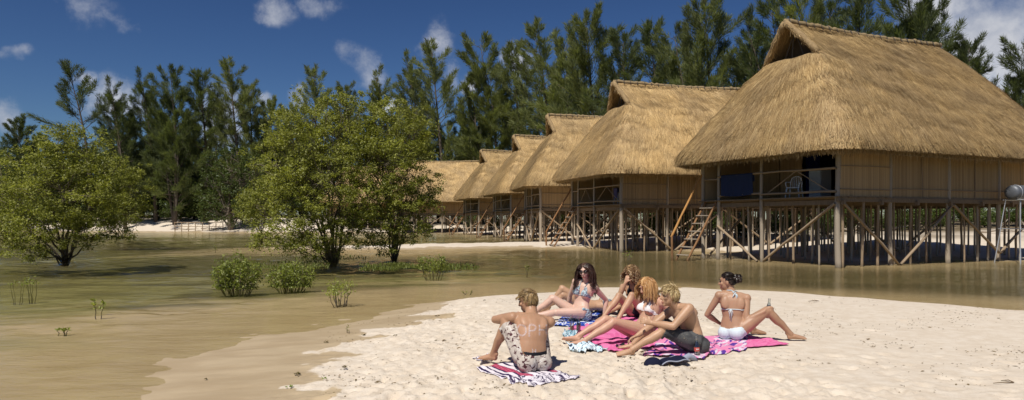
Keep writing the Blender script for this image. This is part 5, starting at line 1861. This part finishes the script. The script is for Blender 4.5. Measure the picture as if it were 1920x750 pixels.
def letters(c, strokes, origin, right, up, size, towards, mat='sunscreen', wdt=.016):
    """smeared sunscreen letters, laid on the skin by casting rays"""
    for (name, ox, poly) in strokes:
        b = MB()
        for line in poly:
            P = []
            line = np.array(line, float)
            seg = []
            for a, q in zip(line[:-1], line[1:]):
                m = max(2, int(np.linalg.norm(q - a) * size / .008))
                for t in np.linspace(0, 1, m, endpoint=False): seg.append(a + (q - a) * t)
            seg.append(line[-1])
            seg = np.array(seg)
            tg = np.gradient(seg, axis=0); tg /= np.linalg.norm(tg, axis=1, keepdims=True) + 1e-9
            nn = np.stack([-tg[:, 1], tg[:, 0]], 1)
            rows = []
            for side in (-1, -.33, .33, 1):
                row = []
                for s, n_ in zip(seg, nn):
                    p2 = (s + np.array([ox, 0])) * size + n_ * wdt * .5 * side
                    p = origin + right * p2[0] + up * p2[1] - towards * .4
                    loc, nor, fi, dist = c['bvh'].ray_cast(Vector(p), Vector(towards))
                    if loc is None: loc, nor, fi, dist = c['bvh'].find_nearest(Vector(p + towards * .4))
                    row.append(np.array(loc) + np.array(nor) * .0025 - c['org'])
                rows.append(row)
            b.grid(np.array(rows))
        link(name, b.mesh(name, mat, True), c['o'])

def arc(cx, cy, rx, ry, a0, a1, n=14):
    return [(cx + rx * math.cos(a), cy + ry * math.sin(a)) for a in np.linspace(a0, a1, n)]
# ---------------------------------------------------------------- each person
def seat_z(x, y):
    return gz(x, y) + .022
# 1 sitting man seen from behind
x, y = .20, 7.02
z0 = seat_z(x, y)
c = build_person(dict(label='shirtless sandy-haired man seen from behind hugging his knees on the striped towel', skin='skin_tan', hair_mat='hair_sandy', origin=(x, y, z0),
    pelvis=(x, y, z0 + .105), neck=(x - .005, y + .19, z0 + .485), bend=(.015, -.11, .03), face_p=(-.45, .89, 0), face_s=(-.22, .97, -.1),
    head=(x - .035, y + .275, z0 + .645), look=(-.90, .35, -.25), scale=1.0,
    handR=(x - .12, y + .60, z0 + .36), elbowR=(-.3, .5, -1), handL=(x - .22, y + .52, z0 + .40), elbowL=(-1, -.25, .05), fdirL=(.9, .3, -.1), palmL=(0, -.6, -.8), fdirR=(-.9, .2, 0), palmR=(0, -.6, -.8),
    footL=(x - .40, y + .34, z0 + .075), kneeL=(-.1, .1, 1), toeL=(-.8, .55, -.02), footR=(x - .02, y + .62, z0 + .07), kneeR=(.25, 0, 1), toeR=(-.4, .9, -.02)))
low = (np.isin(c['lab'], ['torso']) & (c['hgt'] < .055)) | (np.isin(c['lab'], ['thighL', 'thighR']) & (c['thp'] < .93))
garment(c, 'shorts', low, 'shorts_print', .013, .012, 3)
wb = np.isin(c['lab'], ['torso']) & (c['hgt'] < .085) & (c['hgt'] > .04)
garment(c, 'waistband', wb, 'bikini_black', .004)
hair(c, 'hair_sandy', 'short', 1, .055, 2600)
nz = c['N']
bk = np.array([nz[0], nz[1], nz[2]])
O_ = [arc(.5, .5, .42, .5, 0, 2 * math.pi, 22)]
P_ = [[(0.1, -.1), (.1, 1)], [(.1, 1)] + arc(.38, .74, .34, .27, math.pi / 2, -math.pi / 2, 12) + [(.1, .47)]]
H_ = [[(.1, 0), (.1, 1)], [(.8, 0), (.8, 1)], [(.1, .5), (.8, .5)]]
letters(c, [('sunscreen_letter', 0, O_), ('sunscreen_letter', 1.12, P_), ('sunscreen_letter', 2.1, H_)], np.array([bk[0] - .15, bk[1] - .3, bk[2] - .145]), np.array([1, .0, 0.]), np.array([0, 0, 1.]), .102, np.array([0, 1., -.05]))
letters(c, [('sunscreen_smear', 0, [[(0, .1), (.0, .8)], [(.5, 0), (.5, .7)], [(0, .4), (.5, .35)]])], np.array([x + .0, y - .5, z0 + .17]), np.array([1, .0, 0.]), np.array([0, 0, 1.]), .06, np.array([0, 1., 0]), wdt=.010)

# 2 woman with sunglasses
x, y = 1.00, 10.4
z0 = seat_z(x, y)
c = build_person(dict(label='dark-haired woman in sunglasses and patterned bikini leaning back on one arm', female=True, scale=.98, skin='skin_fair', hair_mat='hair_brown', origin=(x, y, z0),
    pelvis=(x, y, z0 + .105), neck=(x + .09, y + .06, z0 + .545), bend=(-.02, .06, -.01), face_p=(-.80, -.60, 0.1), face_s=(-.40, -.9, .1),
    head=(x + .07, y + .02, z0 + .72), look=(-.38, -.90, -.10), head_up=(-.05, .1, 1),
    handL=(x + .36, y + .10, z0 + .05), elbowL=(.7, .5, .2), fdirL=(.75, .3, -.25), palmL=(0, 0, -1), curlL=.1, handR=(x - .17, y + .42, z0 + .06), elbowR=(-.6, .6, .2), palmR=(0, 0, -1),
    footL=(x - .80, y - .16, z0 + .06), kneeL=(-.2, -.2, 1), toeL=(-.6, -.25, .7), footR=(x - .72, y + .10, z0 + .06), kneeR=(-.3, .0, 1), toeR=(-.8, 0, .3)))
bikini(c, 'bikini_print')
hair(c, 'hair_brown', 'long', 2, .36, 1300, 1.0, .010, 0.1, .35)
# sunglasses
g = MB()
for s in (-1, 1):
    pts = []
    g.ellipsoid(c['hp'](s * .036, .100, .004) - c['org'], [c['Rh'] * .033, c['Fh'] * .007, c['Uh'] * .025], 14, 8)
    g.tube([c['hp'](s * .066, .088, .012) - c['org'], c['hp'](s * .082, .03, .012) - c['org'], c['hp'](s * .082, -.01, .006) - c['org']], .005, 6)
g.tube([c['hp'](-.012, .107, .010) - c['org'], c['hp'](0, .112, .013) - c['org'], c['hp'](.012, .107, .010) - c['org']], .004, 6)
link('sunglasses', g.mesh('sunglasses', 'lens_dark', True), c['o'])

# 3 woman in black bikini, hand at her mouth
x, y = 1.90, 10.75
z0 = seat_z(x, y)
c = build_person(dict(label='curly-haired woman in black bikini with hand at mouth, knees drawn up', female=True, scale=.98, skin='skin_golden', hair_mat='hair_curly', origin=(x, y, z0),
    pelvis=(x, y, z0 + .105), neck=(x - .06, y + .12, z0 + .515), bend=(.05, .10, 0), face_p=(-.5, -.86, 0), face_s=(-.35, -.93, -.05),
    head=(x - .09, y + .03, z0 + .67), look=(-.78, -.55, -.42), head_up=(-.2, -.2, 1),
    handR=(x - .20, y - .10, z0 + .535), elbowR=(-.5, -.2, -1), fdirR=(.35, .1, .9), palmR=(.6, .6, 0), curlR=.8, handL=(x + .28, y + .32, z0 + .06), elbowL=(.8, .3, .2), palmL=(0, 0, -1), curlL=.1, fdirL=(.5, .7, -.2),
    footL=(x - .36, y - .50, z0 + .06), kneeL=(0, -.2, 1), toeL=(-.5, -.85, -.05), footR=(x - .56, y - .36, z0 + .06), kneeR=(-.1, -.2, 1), toeR=(-.6, -.8, -.05)))
bikini(c, 'bikini_black')
hair(c, 'hair_curly', 'curly', 3, .17, 1300, .9, .017, .0, .15)

# 4 woman in white bikini
x, y = 1.56, 8.68
z0 = seat_z(x, y)
c = build_person(dict(label='strawberry-blond woman in white bikini, head bowed, legs stretched to the left', female=True, scale=1.0, skin='skin_pinkish', hair_mat='hair_strawberry', origin=(x, y, z0),
    pelvis=(x, y, z0 + .100), neck=(x + .175, y + .10, z0 + .505), bend=(.06, .05, -.04), face_p=(-.93, -.36, .1), face_s=(-.80, -.58, .15),
    head=(x + .10, y + .05, z0 + .65), look=(-.85, -.45, -.36), head_up=(-.5, -.2, .9),
    handL=(x + .50, y + .06, z0 + .05), elbowL=(.8, -.5, .2), fdirL=(.8, .2, -.2), palmL=(0, 0, -1), curlL=.1, handR=(x + .40, y + .50, z0 + .05), elbowR=(.5, .6, .2), palmR=(0, 0, -1),
    footL=(x - .71, y - .34, z0 + .055), kneeL=(-.05, -.1, 1), toeL=(-.93, -.2, .12), footR=(x - .78, y - .12, z0 + .06), kneeR=(-.05, .05, 1), toeR=(-.93, .1, .12)))
bikini(c, 'bikini_white')
hair(c, 'hair_strawberry', 'long', 4, .21, 1500, 1.0, .003, -.1, .1)

# 5 boy in jeans
x, y = 2.02, 7.92
z0 = seat_z(x, y)
c = build_person(dict(label='shirtless blond young man in dark jeans sitting in profile facing left', scale=.97, skin='skin_golden', hair_mat='hair_blond', origin=(x, y, z0),
    pelvis=(x, y, z0 + .105), neck=(x - .17, y + .01, z0 + .495), bend=(.085, .03, .035), face_p=(-.95, -.30, .05), face_s=(-.93, -.36, -.2),
    head=(x - .265, y - .01, z0 + .63), look=(-.97, -.18, -.02), head_up=(-.1, 0, 1), head_scale=1.0, bend2=0,
    handL=(x - .475, y - .10, z0 + .335), elbowL=(.1, -.6, -.6), fdirL=(-.7, .1, .2), palmL=(.2, .9, -.3), curlL=.45, handR=(x - .66, y + .02, z0 + .15), elbowR=(.0, .5, -.4), fdirR=(-.8, -.1, -.35), palmR=(0, -.3, -1), curlR=.5,
    footL=(x - .72, y - .16, z0 + .05), kneeL=(-.1, -.15, 1), toeL=(-.95, -.3, .02), footR=(x - .64, y + .20, z0 + .05), kneeR=(-.1, .2, 1), toeR=(-.95, .1, .02)))
low = (np.isin(c['lab'], ['torso']) & (c['hgt'] < .05)) | (np.isin(c['lab'], ['thighL', 'thighR']) & (c['thp'] < 1.0))
garment(c, 'jeans', low, 'faded_denim', .013, .012, 5)
hair(c, 'hair_blond', 'short', 5, .065, 2800)

# 6 woman on the right seen from behind with a bottle
x, y = 2.74, 8.82
z0 = seat_z(x, y)
c = build_person(dict(label='dark-haired woman with hair tied up seen from behind, holding a bottle on her knee', female=True, scale=1.0, skin='skin_brown', hair_mat='hair_dark', origin=(x, y, z0),
    pelvis=(x, y, z0 + .108), neck=(x + .02, y + .06, z0 + .545), bend=(-.02, -.02, 0), face_p=(.72, .69, .05), face_s=(.22, .97, 0),
    head=(x - .035, y + .10, z0 + .695), look=(-.88, .47, -.02), head_up=(0, 0, 1),
    handR=(x + .345, y - .13, z0 + .355), elbowR=(.35, -.6, -1), fdirR=(.85, .35, .25), palmR=(-.2, .9, .1), curlR=.75, handL=(x - .10, y + .26, z0 + .16), elbowL=(-1, -.3, -.1), palmL=(0, 0, -1),
    footR=(x + .70, y - .06, z0 + .06), kneeR=(.1, -.1, 1), toeR=(.93, -.1, .02), footL=(x + .40, y + .40, z0 + .05), kneeL=(.5, .5, .55), toeL=(.9, .2, -.02)))
bikini(c, 'bikini_pale')
hair(c, 'hair_dark', 'bun', 6, .12, 1500)
# tied ends
N_ = c['N']
tie = MB()
for dx, dz in ((-.035, -.05), (.03, -.065), (.012, -.10)):
    p = N_ + np.array([0, -.085, .02]) - c['org']
    tie.tube([p, p + np.array([dx * .6, -.02, dz * .3]), p + np.array([dx, -.015, dz])], [.004, .007, .005], 6)
tie.ellipsoid(N_ + np.array([0, -.088, .02]) - c['org'], [np.array([.014, 0, 0]), np.array([0, .012, 0]), np.array([0, 0, .011])], 8, 6)
link('neck_bow', tie.mesh('neck_bow', 'bikini_pale', True), c['o'])
tie = MB()
i = int(.58 * 21)
p = c['sp'][i] - c['Fr'][i] * .115 - c['org']
for dx, dz in ((-.028, -.06), (.022, -.08), (.004, -.15), (-.016, -.12)):
    tie.tube([p, p + np.array([dx, -.012, dz * .4]), p + np.array([dx * .8, -.004, dz])], [.0035, .004, .003], 6)
link('back_bow', tie.mesh('back_bow', 'bikini_pale', True), c['o'])
BOTTLE_HAND = c['wrists']['R']

# 7 person lying behind the sunglasses woman
x, y = 1.14, 11.30
z0 = seat_z(x, y)
c = build_person(dict(label='person lying on their back behind the sunglasses woman, one knee raised', female=True, scale=.96, skin='skin_golden', hair_mat='hair_brown', origin=(x, y, z0),
    pelvis=(x, y, z0 + .115), neck=(x + .48, y + .06, z0 + .115), bend=(0, 0, .015), face_p=(0.0, -.15, 1), face_s=(0, -.1, 1),
    head=(x + .64, y + .07, z0 + .125), look=(.05, -.25, .97), head_up=(1, 0, .05),
    handL=(x + .30, y - .42, z0 + .055), elbowL=(.6, -.4, .3), fdirL=(-.75, -.5, -.1), palmL=(0, 0, -1), curlL=.2, handR=(x + .10, y + .34, z0 + .05), elbowR=(.2, .7, .2), palmR=(0, 0, -1),
    footL=(x - .66, y - .10, z0 + .07), kneeL=(0, -.45, 1), toeL=(-.93, -.1, .15), footR=(x - .58, y + .12, z0 + .06), kneeR=(0, .0, 1), toeR=(-.93, 0, -.05)))
bikini(c, 'bikini_print')
hair(c, 'hair_brown', 'curly', 7, .18, 700, .5, .01)

# ================================================================ towels and small things
def uv_cloth(name, label, cat, corners, mat, seed, amp=.012, n=34, ragged=.02, lift=.012, th=.006, group=None):
    """corners: four ground points in order; a cloth lying on the sand"""
    A, B, C, D = [np.array(q[:2], float) for q in corners]
    u = np.linspace(0, 1, n)
    U, V = np.meshgrid(u, u)
    P = (A * (1 - U[..., None]) + B * U[..., None]) * (1 - V[..., None]) + (D * (1 - U[..., None]) + C * U[..., None]) * V[..., None]
    X = P[..., 0] + fbm(U * 3, V * 3, 3, seed) * ragged * 2; Y = P[..., 1] + fbm(U * 3 + 9, V * 3, 3, seed + 1) * ragged * 2
    Z = ground(X, Y) + lift + np.abs(fbm(X * 6, Y * 6, 3, seed + 2)) * amp * 2.2
    e = np.minimum(np.minimum(U, 1 - U), np.minimum(V, 1 - V))
    org = P.mean((0, 1)); oz = float(Z.mean())
    top = np.stack([X - org[0], Y - org[1], Z - oz], -1)
    bot = top - np.array([0, 0, th])
    N = n * n
    verts = np.concatenate([top.reshape(-1, 3), bot.reshape(-1, 3)])
    idx = np.arange(N).reshape(n, n)
    fs = []
    for i in range(n - 1):
        for j in range(n - 1):
            q = (idx[i, j], idx[i, j + 1], idx[i + 1, j + 1], idx[i + 1, j])
            fs.append(tuple(int(k) for k in q)); fs.append(tuple(int(k) + N for k in q[::-1]))
    ring = list(idx[0, :]) + list(idx[1:, -1]) + list(idx[-1, -2::-1]) + list(idx[-2:0:-1, 0])
    for a, b_ in zip(ring, ring[1:] + ring[:1]):
        fs.append((int(b_), int(a), int(a) + N, int(b_) + N))
    me = bpy.data.meshes.new(name)
    me.from_pydata(verts.tolist(), [], fs)
    uvl = me.uv_layers.new(name='UVMap')
    uvv = np.concatenate([np.stack([U, V], -1).reshape(-1, 2)] * 2)
    lp = np.empty(len(me.loops), np.int32); me.loops.foreach_get('vertex_index', lp)
    uvl.data.foreach_set('uv', uvv[lp].astype(np.float32).ravel())
    me.materials.append(MATS[mat])
    me.polygons.foreach_set('use_smooth', [True] * len(me.polygons))
    me.update()
    return thing(name, label, cat, (org[0], org[1], oz), 0, group, me)

def uvm(nt): return nt.new('ShaderNodeTexCoord').outputs['UV']
def mat_stripes():
    m, nt, out = material('towel_stripes')
    uv = uvm(nt)
    sep = nt.new('ShaderNodeSeparateXYZ'); nt.l.new(uv, sep.inputs[0])
    v = nt.math('ADD', sep.outputs[1], nt.math('MULTIPLY', nt.noise(uv, 4, 2), .03))
    s1 = nt.math('FRACT', nt.math('MULTIPLY', v, 8.0))
    navy = nt.ramp(nt.math('ABSOLUTE', nt.math('SUBTRACT', s1, .5)), .17, .19, 1, 0)
    col = nt.mix(navy, (.72, .66, .70), (.035, .022, .075))
    band = nt.math('FRACT', nt.math('MULTIPLY', v, 2.0))
    rb_ = nt.ramp(nt.math('ABSOLUTE', nt.math('SUBTRACT', band, .78)), .11, .13, 1, 0)
    s2 = nt.ramp(nt.math('FRACT', nt.math('MULTIPLY', v, 24.0)), .45, .55)
    col = nt.mix(rb_, col, nt.mix(s2, (.34, .03, .085), (.50, .13, .19)))
    # one end carries a white field with dark scribbles
    fld = nt.ramp(sep.outputs[0], .66, .68)
    sw = nt.ramp(nt.math('ABSOLUTE', nt.math('SUBTRACT', nt.noise(nt.scaled(uv, (1.2, 2.2, 1)), 4.5, 2, .5, 1.5), .5)), .03, .05, 1, 0)
    col = nt.mix(fld, col, nt.mix(sw, (.70, .65, .70), (.06, .045, .09)))
    principled(nt, out, col, .95, .05, nt.bump(nt.noise(uv, 120, 2), .3, .004))
mat_stripes()
def mat_towel(name, base, c2, scale=7, thr=.52, c3=None):
    m, nt, out = material(name)
    uv = uvm(nt)
    n = nt.noise(uv, scale, 3, .5, 1.6)
    col = nt.mix(nt.ramp(n, thr, thr + .03), base, c2)
    if c3:
        n2 = nt.noise(nt.vmath('ADD', uv, (3, 5, 1)), scale * 1.3, 3, .5, 1.6)
        col = nt.mix(nt.ramp(n2, thr + .04, thr + .07), col, c3)
    principled(nt, out, col, .95, .05, nt.bump(nt.noise(uv, 140, 2), .3, .004))
mat_towel('towel_blue', (.66, .70, .78), (.028, .07, .36), 9, .44)
mat_towel('towel_pink', (.70, .19, .38), (.64, .13, .31), 6, .5)
mat_towel('towel_floral', (.70, .24, .42), (.66, .58, .68), 4, .50, (.10, .04, .28))
mat_towel('cloth_blue_white', (.70, .78, .84), (.50, .66, .76), 5, .5, (.05, .07, .11))
mat_towel('cloth_dark_print', (.62, .68, .72), (.06, .09, .14), 9, .47, (.20, .40, .48))
mat_towel('cloth_yellow', (.80, .68, .25), (.82, .45, .14), 4, .5)
def G(px, py, z=.21): return on(px, py, z)
uv_cloth('striped_towel', 'maroon, navy and white striped towel under the man seen from behind', 'towel', [G(893, 690), G(990, 728), G(1086, 712), G(985, 676)], 'towel_stripes', 1, ragged=.03)
uv_cloth('striped_cloth', 'small striped maroon and navy cloth corner beside his left foot', 'cloth', [G(886, 672), G(902, 679), G(922, 675), G(912, 668)], 'towel_stripes', 2, ragged=.015, n=14)
uv_cloth('blue_towel', 'blue and white printed towel under the woman in sunglasses', 'towel', [G(1036, 612), G(1120, 614), G(1146, 586), G(1062, 584)], 'towel_blue', 3, amp=.02)
uv_cloth('pink_towel', 'hot pink towel under the white and black bikini women', 'towel', [G(1064, 618), G(1150, 664), G(1300, 640), G(1190, 590)], 'towel_pink', 4, amp=.022)
uv_cloth('pink_towel', 'pink towel with purple edge under the young man in jeans', 'towel', [G(1210, 668), G(1318, 676), G(1345, 646), G(1240, 638)], 'towel_floral', 5, amp=.016, lift=.022)
uv_cloth('floral_towel', 'pink, white and purple floral towel under the woman with tied-up hair', 'towel', [G(1318, 668), G(1400, 660), G(1412, 630), G(1322, 632)], 'towel_floral', 6, amp=.014)
uv_cloth('pink_towel', 'plain pink towel end right of the floral towel', 'towel', [G(1398, 655), G(1476, 648), G(1440, 636), G(1402, 634)], 'towel_pink', 7, lift=.02)
uv_cloth('crumpled_cloth', 'crumpled dark and white printed cloth left of the glass bottles', 'cloth', [G(1052, 634), G(1072, 642), G(1086, 632), G(1066, 622)], 'cloth_dark_print', 8, amp=.06, n=22)
uv_cloth('crumpled_cloth', 'pale blue and white crumpled cloth in front of the bare feet', 'cloth', [G(1060, 655), G(1098, 666), G(1140, 657), G(1104, 648)], 'cloth_blue_white', 9, amp=.05, n=24)
uv_cloth('yellow_cloth', 'yellow and orange cloth on sand behind the woman in sunglasses', 'cloth', [G(1114, 584), G(1150, 584), G(1152, 572), G(1118, 572)], 'cloth_yellow', 10, amp=.05, n=22)
uv_cloth('crumpled_cloth', 'small dark maroon cloth beside the white bikini woman', 'cloth', [G(1152, 655), G(1168, 656), G(1170, 648), G(1155, 648)], 'bikini_black', 11, amp=.04, n=14)

# navy peaked caps / bag lying in front of the young man
mat_plain('cap_navy', (.012, .014, .035), .85, .1)
mat_plain('cap_grey', (.32, .34, .42), .85, .1)
p = G(1246, 684, .2); pz = gz(p[0], p[1])
cap = thing('sun_visor_cap', 'navy cap with grey edging lying on the sand in front of the jeans', 'cap', (p[0], p[1], pz + .005), .25)
b = MB()
m, k = 8, 20
def cap_pt(a, q):
    r = math.sin(a); return (-.13 + .10 * r * math.cos(q), .085 * r * math.sin(q), .085 * math.cos(a) + .008)
Gd = np.array([[cap_pt(a, q) for q in np.linspace(0, 2 * math.pi, k, endpoint=False)] for a in np.linspace(.02, math.pi / 2, m)])
b.grid(Gd, True)
link('crown', b.mesh('crown', 'cap_navy', True), cap)
b = MB()
us = np.linspace(0, 1, 14); vs = np.linspace(-1, 1, 9)
Pb = np.array([[(-.06 + .30 * u, v * (.085 - .02 * math.cos(u * 5)), .02 + .075 * math.sin(u * 2.6) * (1 - .35 * v * v) + .012 * math.sin(u * 9)) for v in vs] for u in us])
b.grid(Pb); b.grid(Pb - np.array([0, 0, .01]), flip=True)
link('brim', b.mesh('brim', 'cap_navy', True), cap)
b = MB()
edge = list(Pb[:, 0]) + list(Pb[-1, 1:]) + list(Pb[::-1, -1][1:])
b.tube(np.array(edge), .007, 6)
link('edging', b.mesh('edging', 'cap_grey', True), cap)
b = MB()
b.tube([(.22, .02, .05), (.30, .04, .075), (.36, .05, .05), (.40, .05, .02)], [.03, .035, .03, .015], 8)
link('strap', b.mesh('strap', 'cap_grey', True), cap)

# bottles
def mat_glass(name, col, rough=.03):
    m, nt, out = material(name)
    fr = nt.new('ShaderNodeFresnel'); fr.inputs[0].default_value = 1.45
    g = nt.new('ShaderNodeBsdfGlossy'); g.inputs['Roughness'].default_value = rough
    t = nt.new('ShaderNodeBsdfTransparent'); t.inputs[0].default_value = (*col, 1)
    mx = nt.new('ShaderNodeMixShader')
    nt.l.new(nt.math('ADD', nt.math('MULTIPLY', fr.outputs[0], .9), .16), mx.inputs[0]); nt.l.new(t.outputs[0], mx.inputs[1]); nt.l.new(g.outputs[0], mx.inputs[2])
    nt.l.new(mx.outputs[0], out.inputs[0])
mat_glass('bottle_glass', (.86, .90, .88))
mat_plain('drink_orange', (.62, .22, .02), .15, .5, .05)
mat_plain('drink_cola', (.035, .009, .006), .15, .5, .05)
mat_plain('drink_amber', (.55, .30, .03), .15, .5, .05)
mat_plain('label_red', (.55, .10, .08), .6, .3, .1)
mat_plain('label_white', (.75, .72, .70), .6, .3, .05)
BP = [(0, .026), (.006, .030), (.05, .031), (.085, .0275), (.115, .030), (.145, .028), (.175, .018), (.20, .0135), (.232, .013), (.236, .0148), (.245, .0145)]
def lathe(profile, seg=16):
    b = MB()
    th = np.linspace(0, 2 * math.pi, seg, endpoint=False)
    b.grid(np.array([[(r * math.cos(t), r * math.sin(t), z) for t in th] for z, r in profile]), True)
    return b
def closed(profile):
    b = lathe(profile); n = len(profile)
    b.f.append(tuple(range(16))[::-1]); b.f.append(tuple((n - 1) * 16 + k for k in range(16)))
    return b
BOTTLE_MESH = lathe(BP).mesh('bottle_glass', 'bottle_glass', True)
def bottle(label, loc, drink, fill, tilt=(0, 0, 0), lab=None):
    o = thing('glass_bottle', label, 'bottle', loc, 0, None)
    o.rotation_euler = tilt
    link('glass', BOTTLE_MESH, o)
    if drink:
        prof = [(z + .003, max(r - .003, .004)) for z, r in BP if z < fill] + [(fill, np.interp(fill, [q[0] for q in BP], [q[1] for q in BP]) - .003)]
        link('drink', closed(prof).mesh('drink', drink, True), o)
    if lab:
        link('painted_label', lathe([(.088, .0288), (.10, .0300), (.115, .0312), (.130, .0303)]).mesh('painted_label', lab, True), o)
        for k in range(3):
            b = MB(); a0 = -2.0 + k * .35
            th = np.linspace(a0, a0 + .22, 5)
            b.grid(np.array([[(r * math.cos(t), r * math.sin(t), z) for t in th] for z, r in ((.104, .0316), (.112, .0324), (.118, .0324))]))
            link('label_mark', b.mesh('label_mark', 'label_white'), o)
    return o
p = G(1073, 621, .21); bottle('glass bottle with a little orange drink left, behind the cola one', (p[0], p[1], gz(p[0], p[1]) - .012), 'drink_orange', .09, (.03, -.05, 0))
p = G(1084, 625, .21); bottle('glass bottle half full of dark cola beside the stretched-out feet', (p[0], p[1], gz(p[0], p[1]) - .012), 'drink_cola', .15, (0, .05, 0))
p = G(1308, 672, .21); bottle('empty clear bottle with red label beside the seat of the jeans', (p[0], p[1], gz(p[0], p[1]) - .01), None, 0, (-.05, -.06, 0), 'label_red')
wr, fd, pn, sd = BOTTLE_HAND
hp = wr + fd * .075 + pn * .032
bt = bottle('bottle of amber drink held upright on the knee of the right woman', tuple(hp + np.array([.008, -.0, -.115])), 'drink_amber', .105, (.05, .06, 0))

# leaves, twigs and weed scraps on the sand
mat_plain('leaf_scrap_green', (.16, .22, .03), .6, .3)
mat_plain('leaf_scrap_brown', (.11, .085, .03), .8, .2)
mat_plain('twig_brown', (.16, .11, .06), .9, .1)
def scrap(label, px, py, size, mat, seed, n=7):
    p = G(px, py, .08); z = gz(p[0], p[1])
    rr = np.random.default_rng(seed)
    b = MB()
    for k in range(n):
        a = rr.uniform(0, 6.28); L = size * rr.uniform(.5, 1.1); w_ = L * .3
        d = np.array([math.cos(a), math.sin(a) , rr.uniform(0, .35)]); s = np.array([-math.sin(a), math.cos(a), 0])
        c0 = np.array([rr.normal(0, size * .3), rr.normal(0, size * .3), .006])
        b.add([c0, c0 + d * L * .5 + s * w_ + [0, 0, .012], c0 + d * L, c0 + d * L * .5 - s * w_ + [0, 0, .012]], [(0, 1, 2, 3)])
    thing('leaf_scrap', label, 'leaf', (p[0], p[1], max(z, 0) + .002), 0, 'leaves washed up on the wet sand', b.mesh('leaf_scrap', mat))
for i, (px, py, s, mt, lab) in enumerate([(545, 731, .05, 'leaf_scrap_green', 'bright green leaf on the wet sand at the bottom of the picture'), (608, 720, .03, 'leaf_scrap_green', 'small green leaf right of the bright one on wet sand'),
        (557, 706, .05, 'leaf_scrap_brown', 'dark olive weed lump above the bright green leaf'), (612, 644, .04, 'leaf_scrap_brown', 'dark leaf on the waterline left of the dry sand'),
        (680, 631, .05, 'leaf_scrap_brown', 'dark olive leaf on the wet sand above the sand patches'), (650, 700, .05, 'leaf_scrap_brown', 'twiggy weed scrap on the wet sand right of the green leaves'),
        (741, 640, .04, 'leaf_scrap_brown', 'dark leaf pair close to the edge of the dry sand'), (909, 574, .04, 'leaf_scrap_brown', 'dark leaf on wet sand left of the knees'),
        (385, 705, .03, 'leaf_scrap_brown', 'small dark leaf low on the wet sand, left'), (820, 598, .05, 'leaf_scrap_brown', 'line of dark weed at the upper edge of dry sand')]):
    scrap(lab, px, py, s, mt, 40 + i)
# bent twig at the lower right
p = G(1885, 721, .21); z = gz(p[0], p[1])
tw = MB()
tw.tube([(-.11, 0, .012), (0, .005, .02), (.085, .01, .016)], [.003, .005, .005], 5)
tw.tube([(.085, .01, .016), (.06, .05, .03), (.03, .10, .012)], [.005, .004, .003], 5)
thing('bent_twig', 'brown bent twig lying on smooth sand at the lower right', 'twig', (p[0], p[1], z), 0, None, tw.mesh('bent_twig', 'twig_brown', True))
p = G(1528, 567, .2); z = gz(p[0], p[1])
tw = MB(); tw.tube([(-.12, 0, .012), (0, .02, .03), (.1, .06, .015)], [.004, .007, .004], 5); tw.tube([(0, .02, .03), (.02, -.05, .02)], [.005, .003], 5)
thing('forked_twig', 'small forked twig on the far edge of the sand spit', 'twig', (p[0], p[1], z), 0, None, tw.mesh('forked_twig', 'twig_brown', True))
# crumbs of weed and dark grains
def crumbs():
    rr = np.random.default_rng(8)
    P = []
    while len(P) < 2400:
        px = rr.uniform(600, 1920); py = rr.uniform(555, 750)
        q = on(px, py, .18)
        d = ground_parts(np.array([q[0]]), np.array([q[1]]))
        if d[1][0] < .3: continue
        if fbm(np.array([q[0] * 1.3]), np.array([q[1] * 1.3]), 2, 3)[0] < rr.uniform(-.2, .35): continue
        P.append((q[0], q[1]))
    P = np.array(P)
    Z = ground(P[:, :1], P[:, 1:])[:, 0]
    C = np.stack([P[:, 0], P[:, 1], Z + .003], 1)
    a = rr.uniform(0, 6.28, len(C)); L = rr.uniform(.004, .018, len(C))[:, None] * np.where(rr.random((len(C), 1)) < .1, 2.2, 1)
    D = np.stack([np.cos(a), np.sin(a), rr.uniform(-.1, .2, len(C))], 1); S_ = np.stack([-np.sin(a), np.cos(a), rr.uniform(0, .5, len(C))], 1)
    q = np.stack([C - D * L, C + S_ * L * .35 + [0, 0, .004], C + D * L, C - S_ * L * .35 + [0, 0, .002]], 1)
    mat_strand('crumb', [(.10, .07, .03), (.20, .13, .06), (.14, .11, .05), (.32, .22, .12)], .9, .1)
    o = link('weed_crumbs', quads_mesh('weed_crumbs', q, 'crumb'))
    o['kind'] = 'stuff'; o['label'] = 'scattered dark crumbs of weed and husk on the sand'; o['category'] = 'debris'
crumbs()
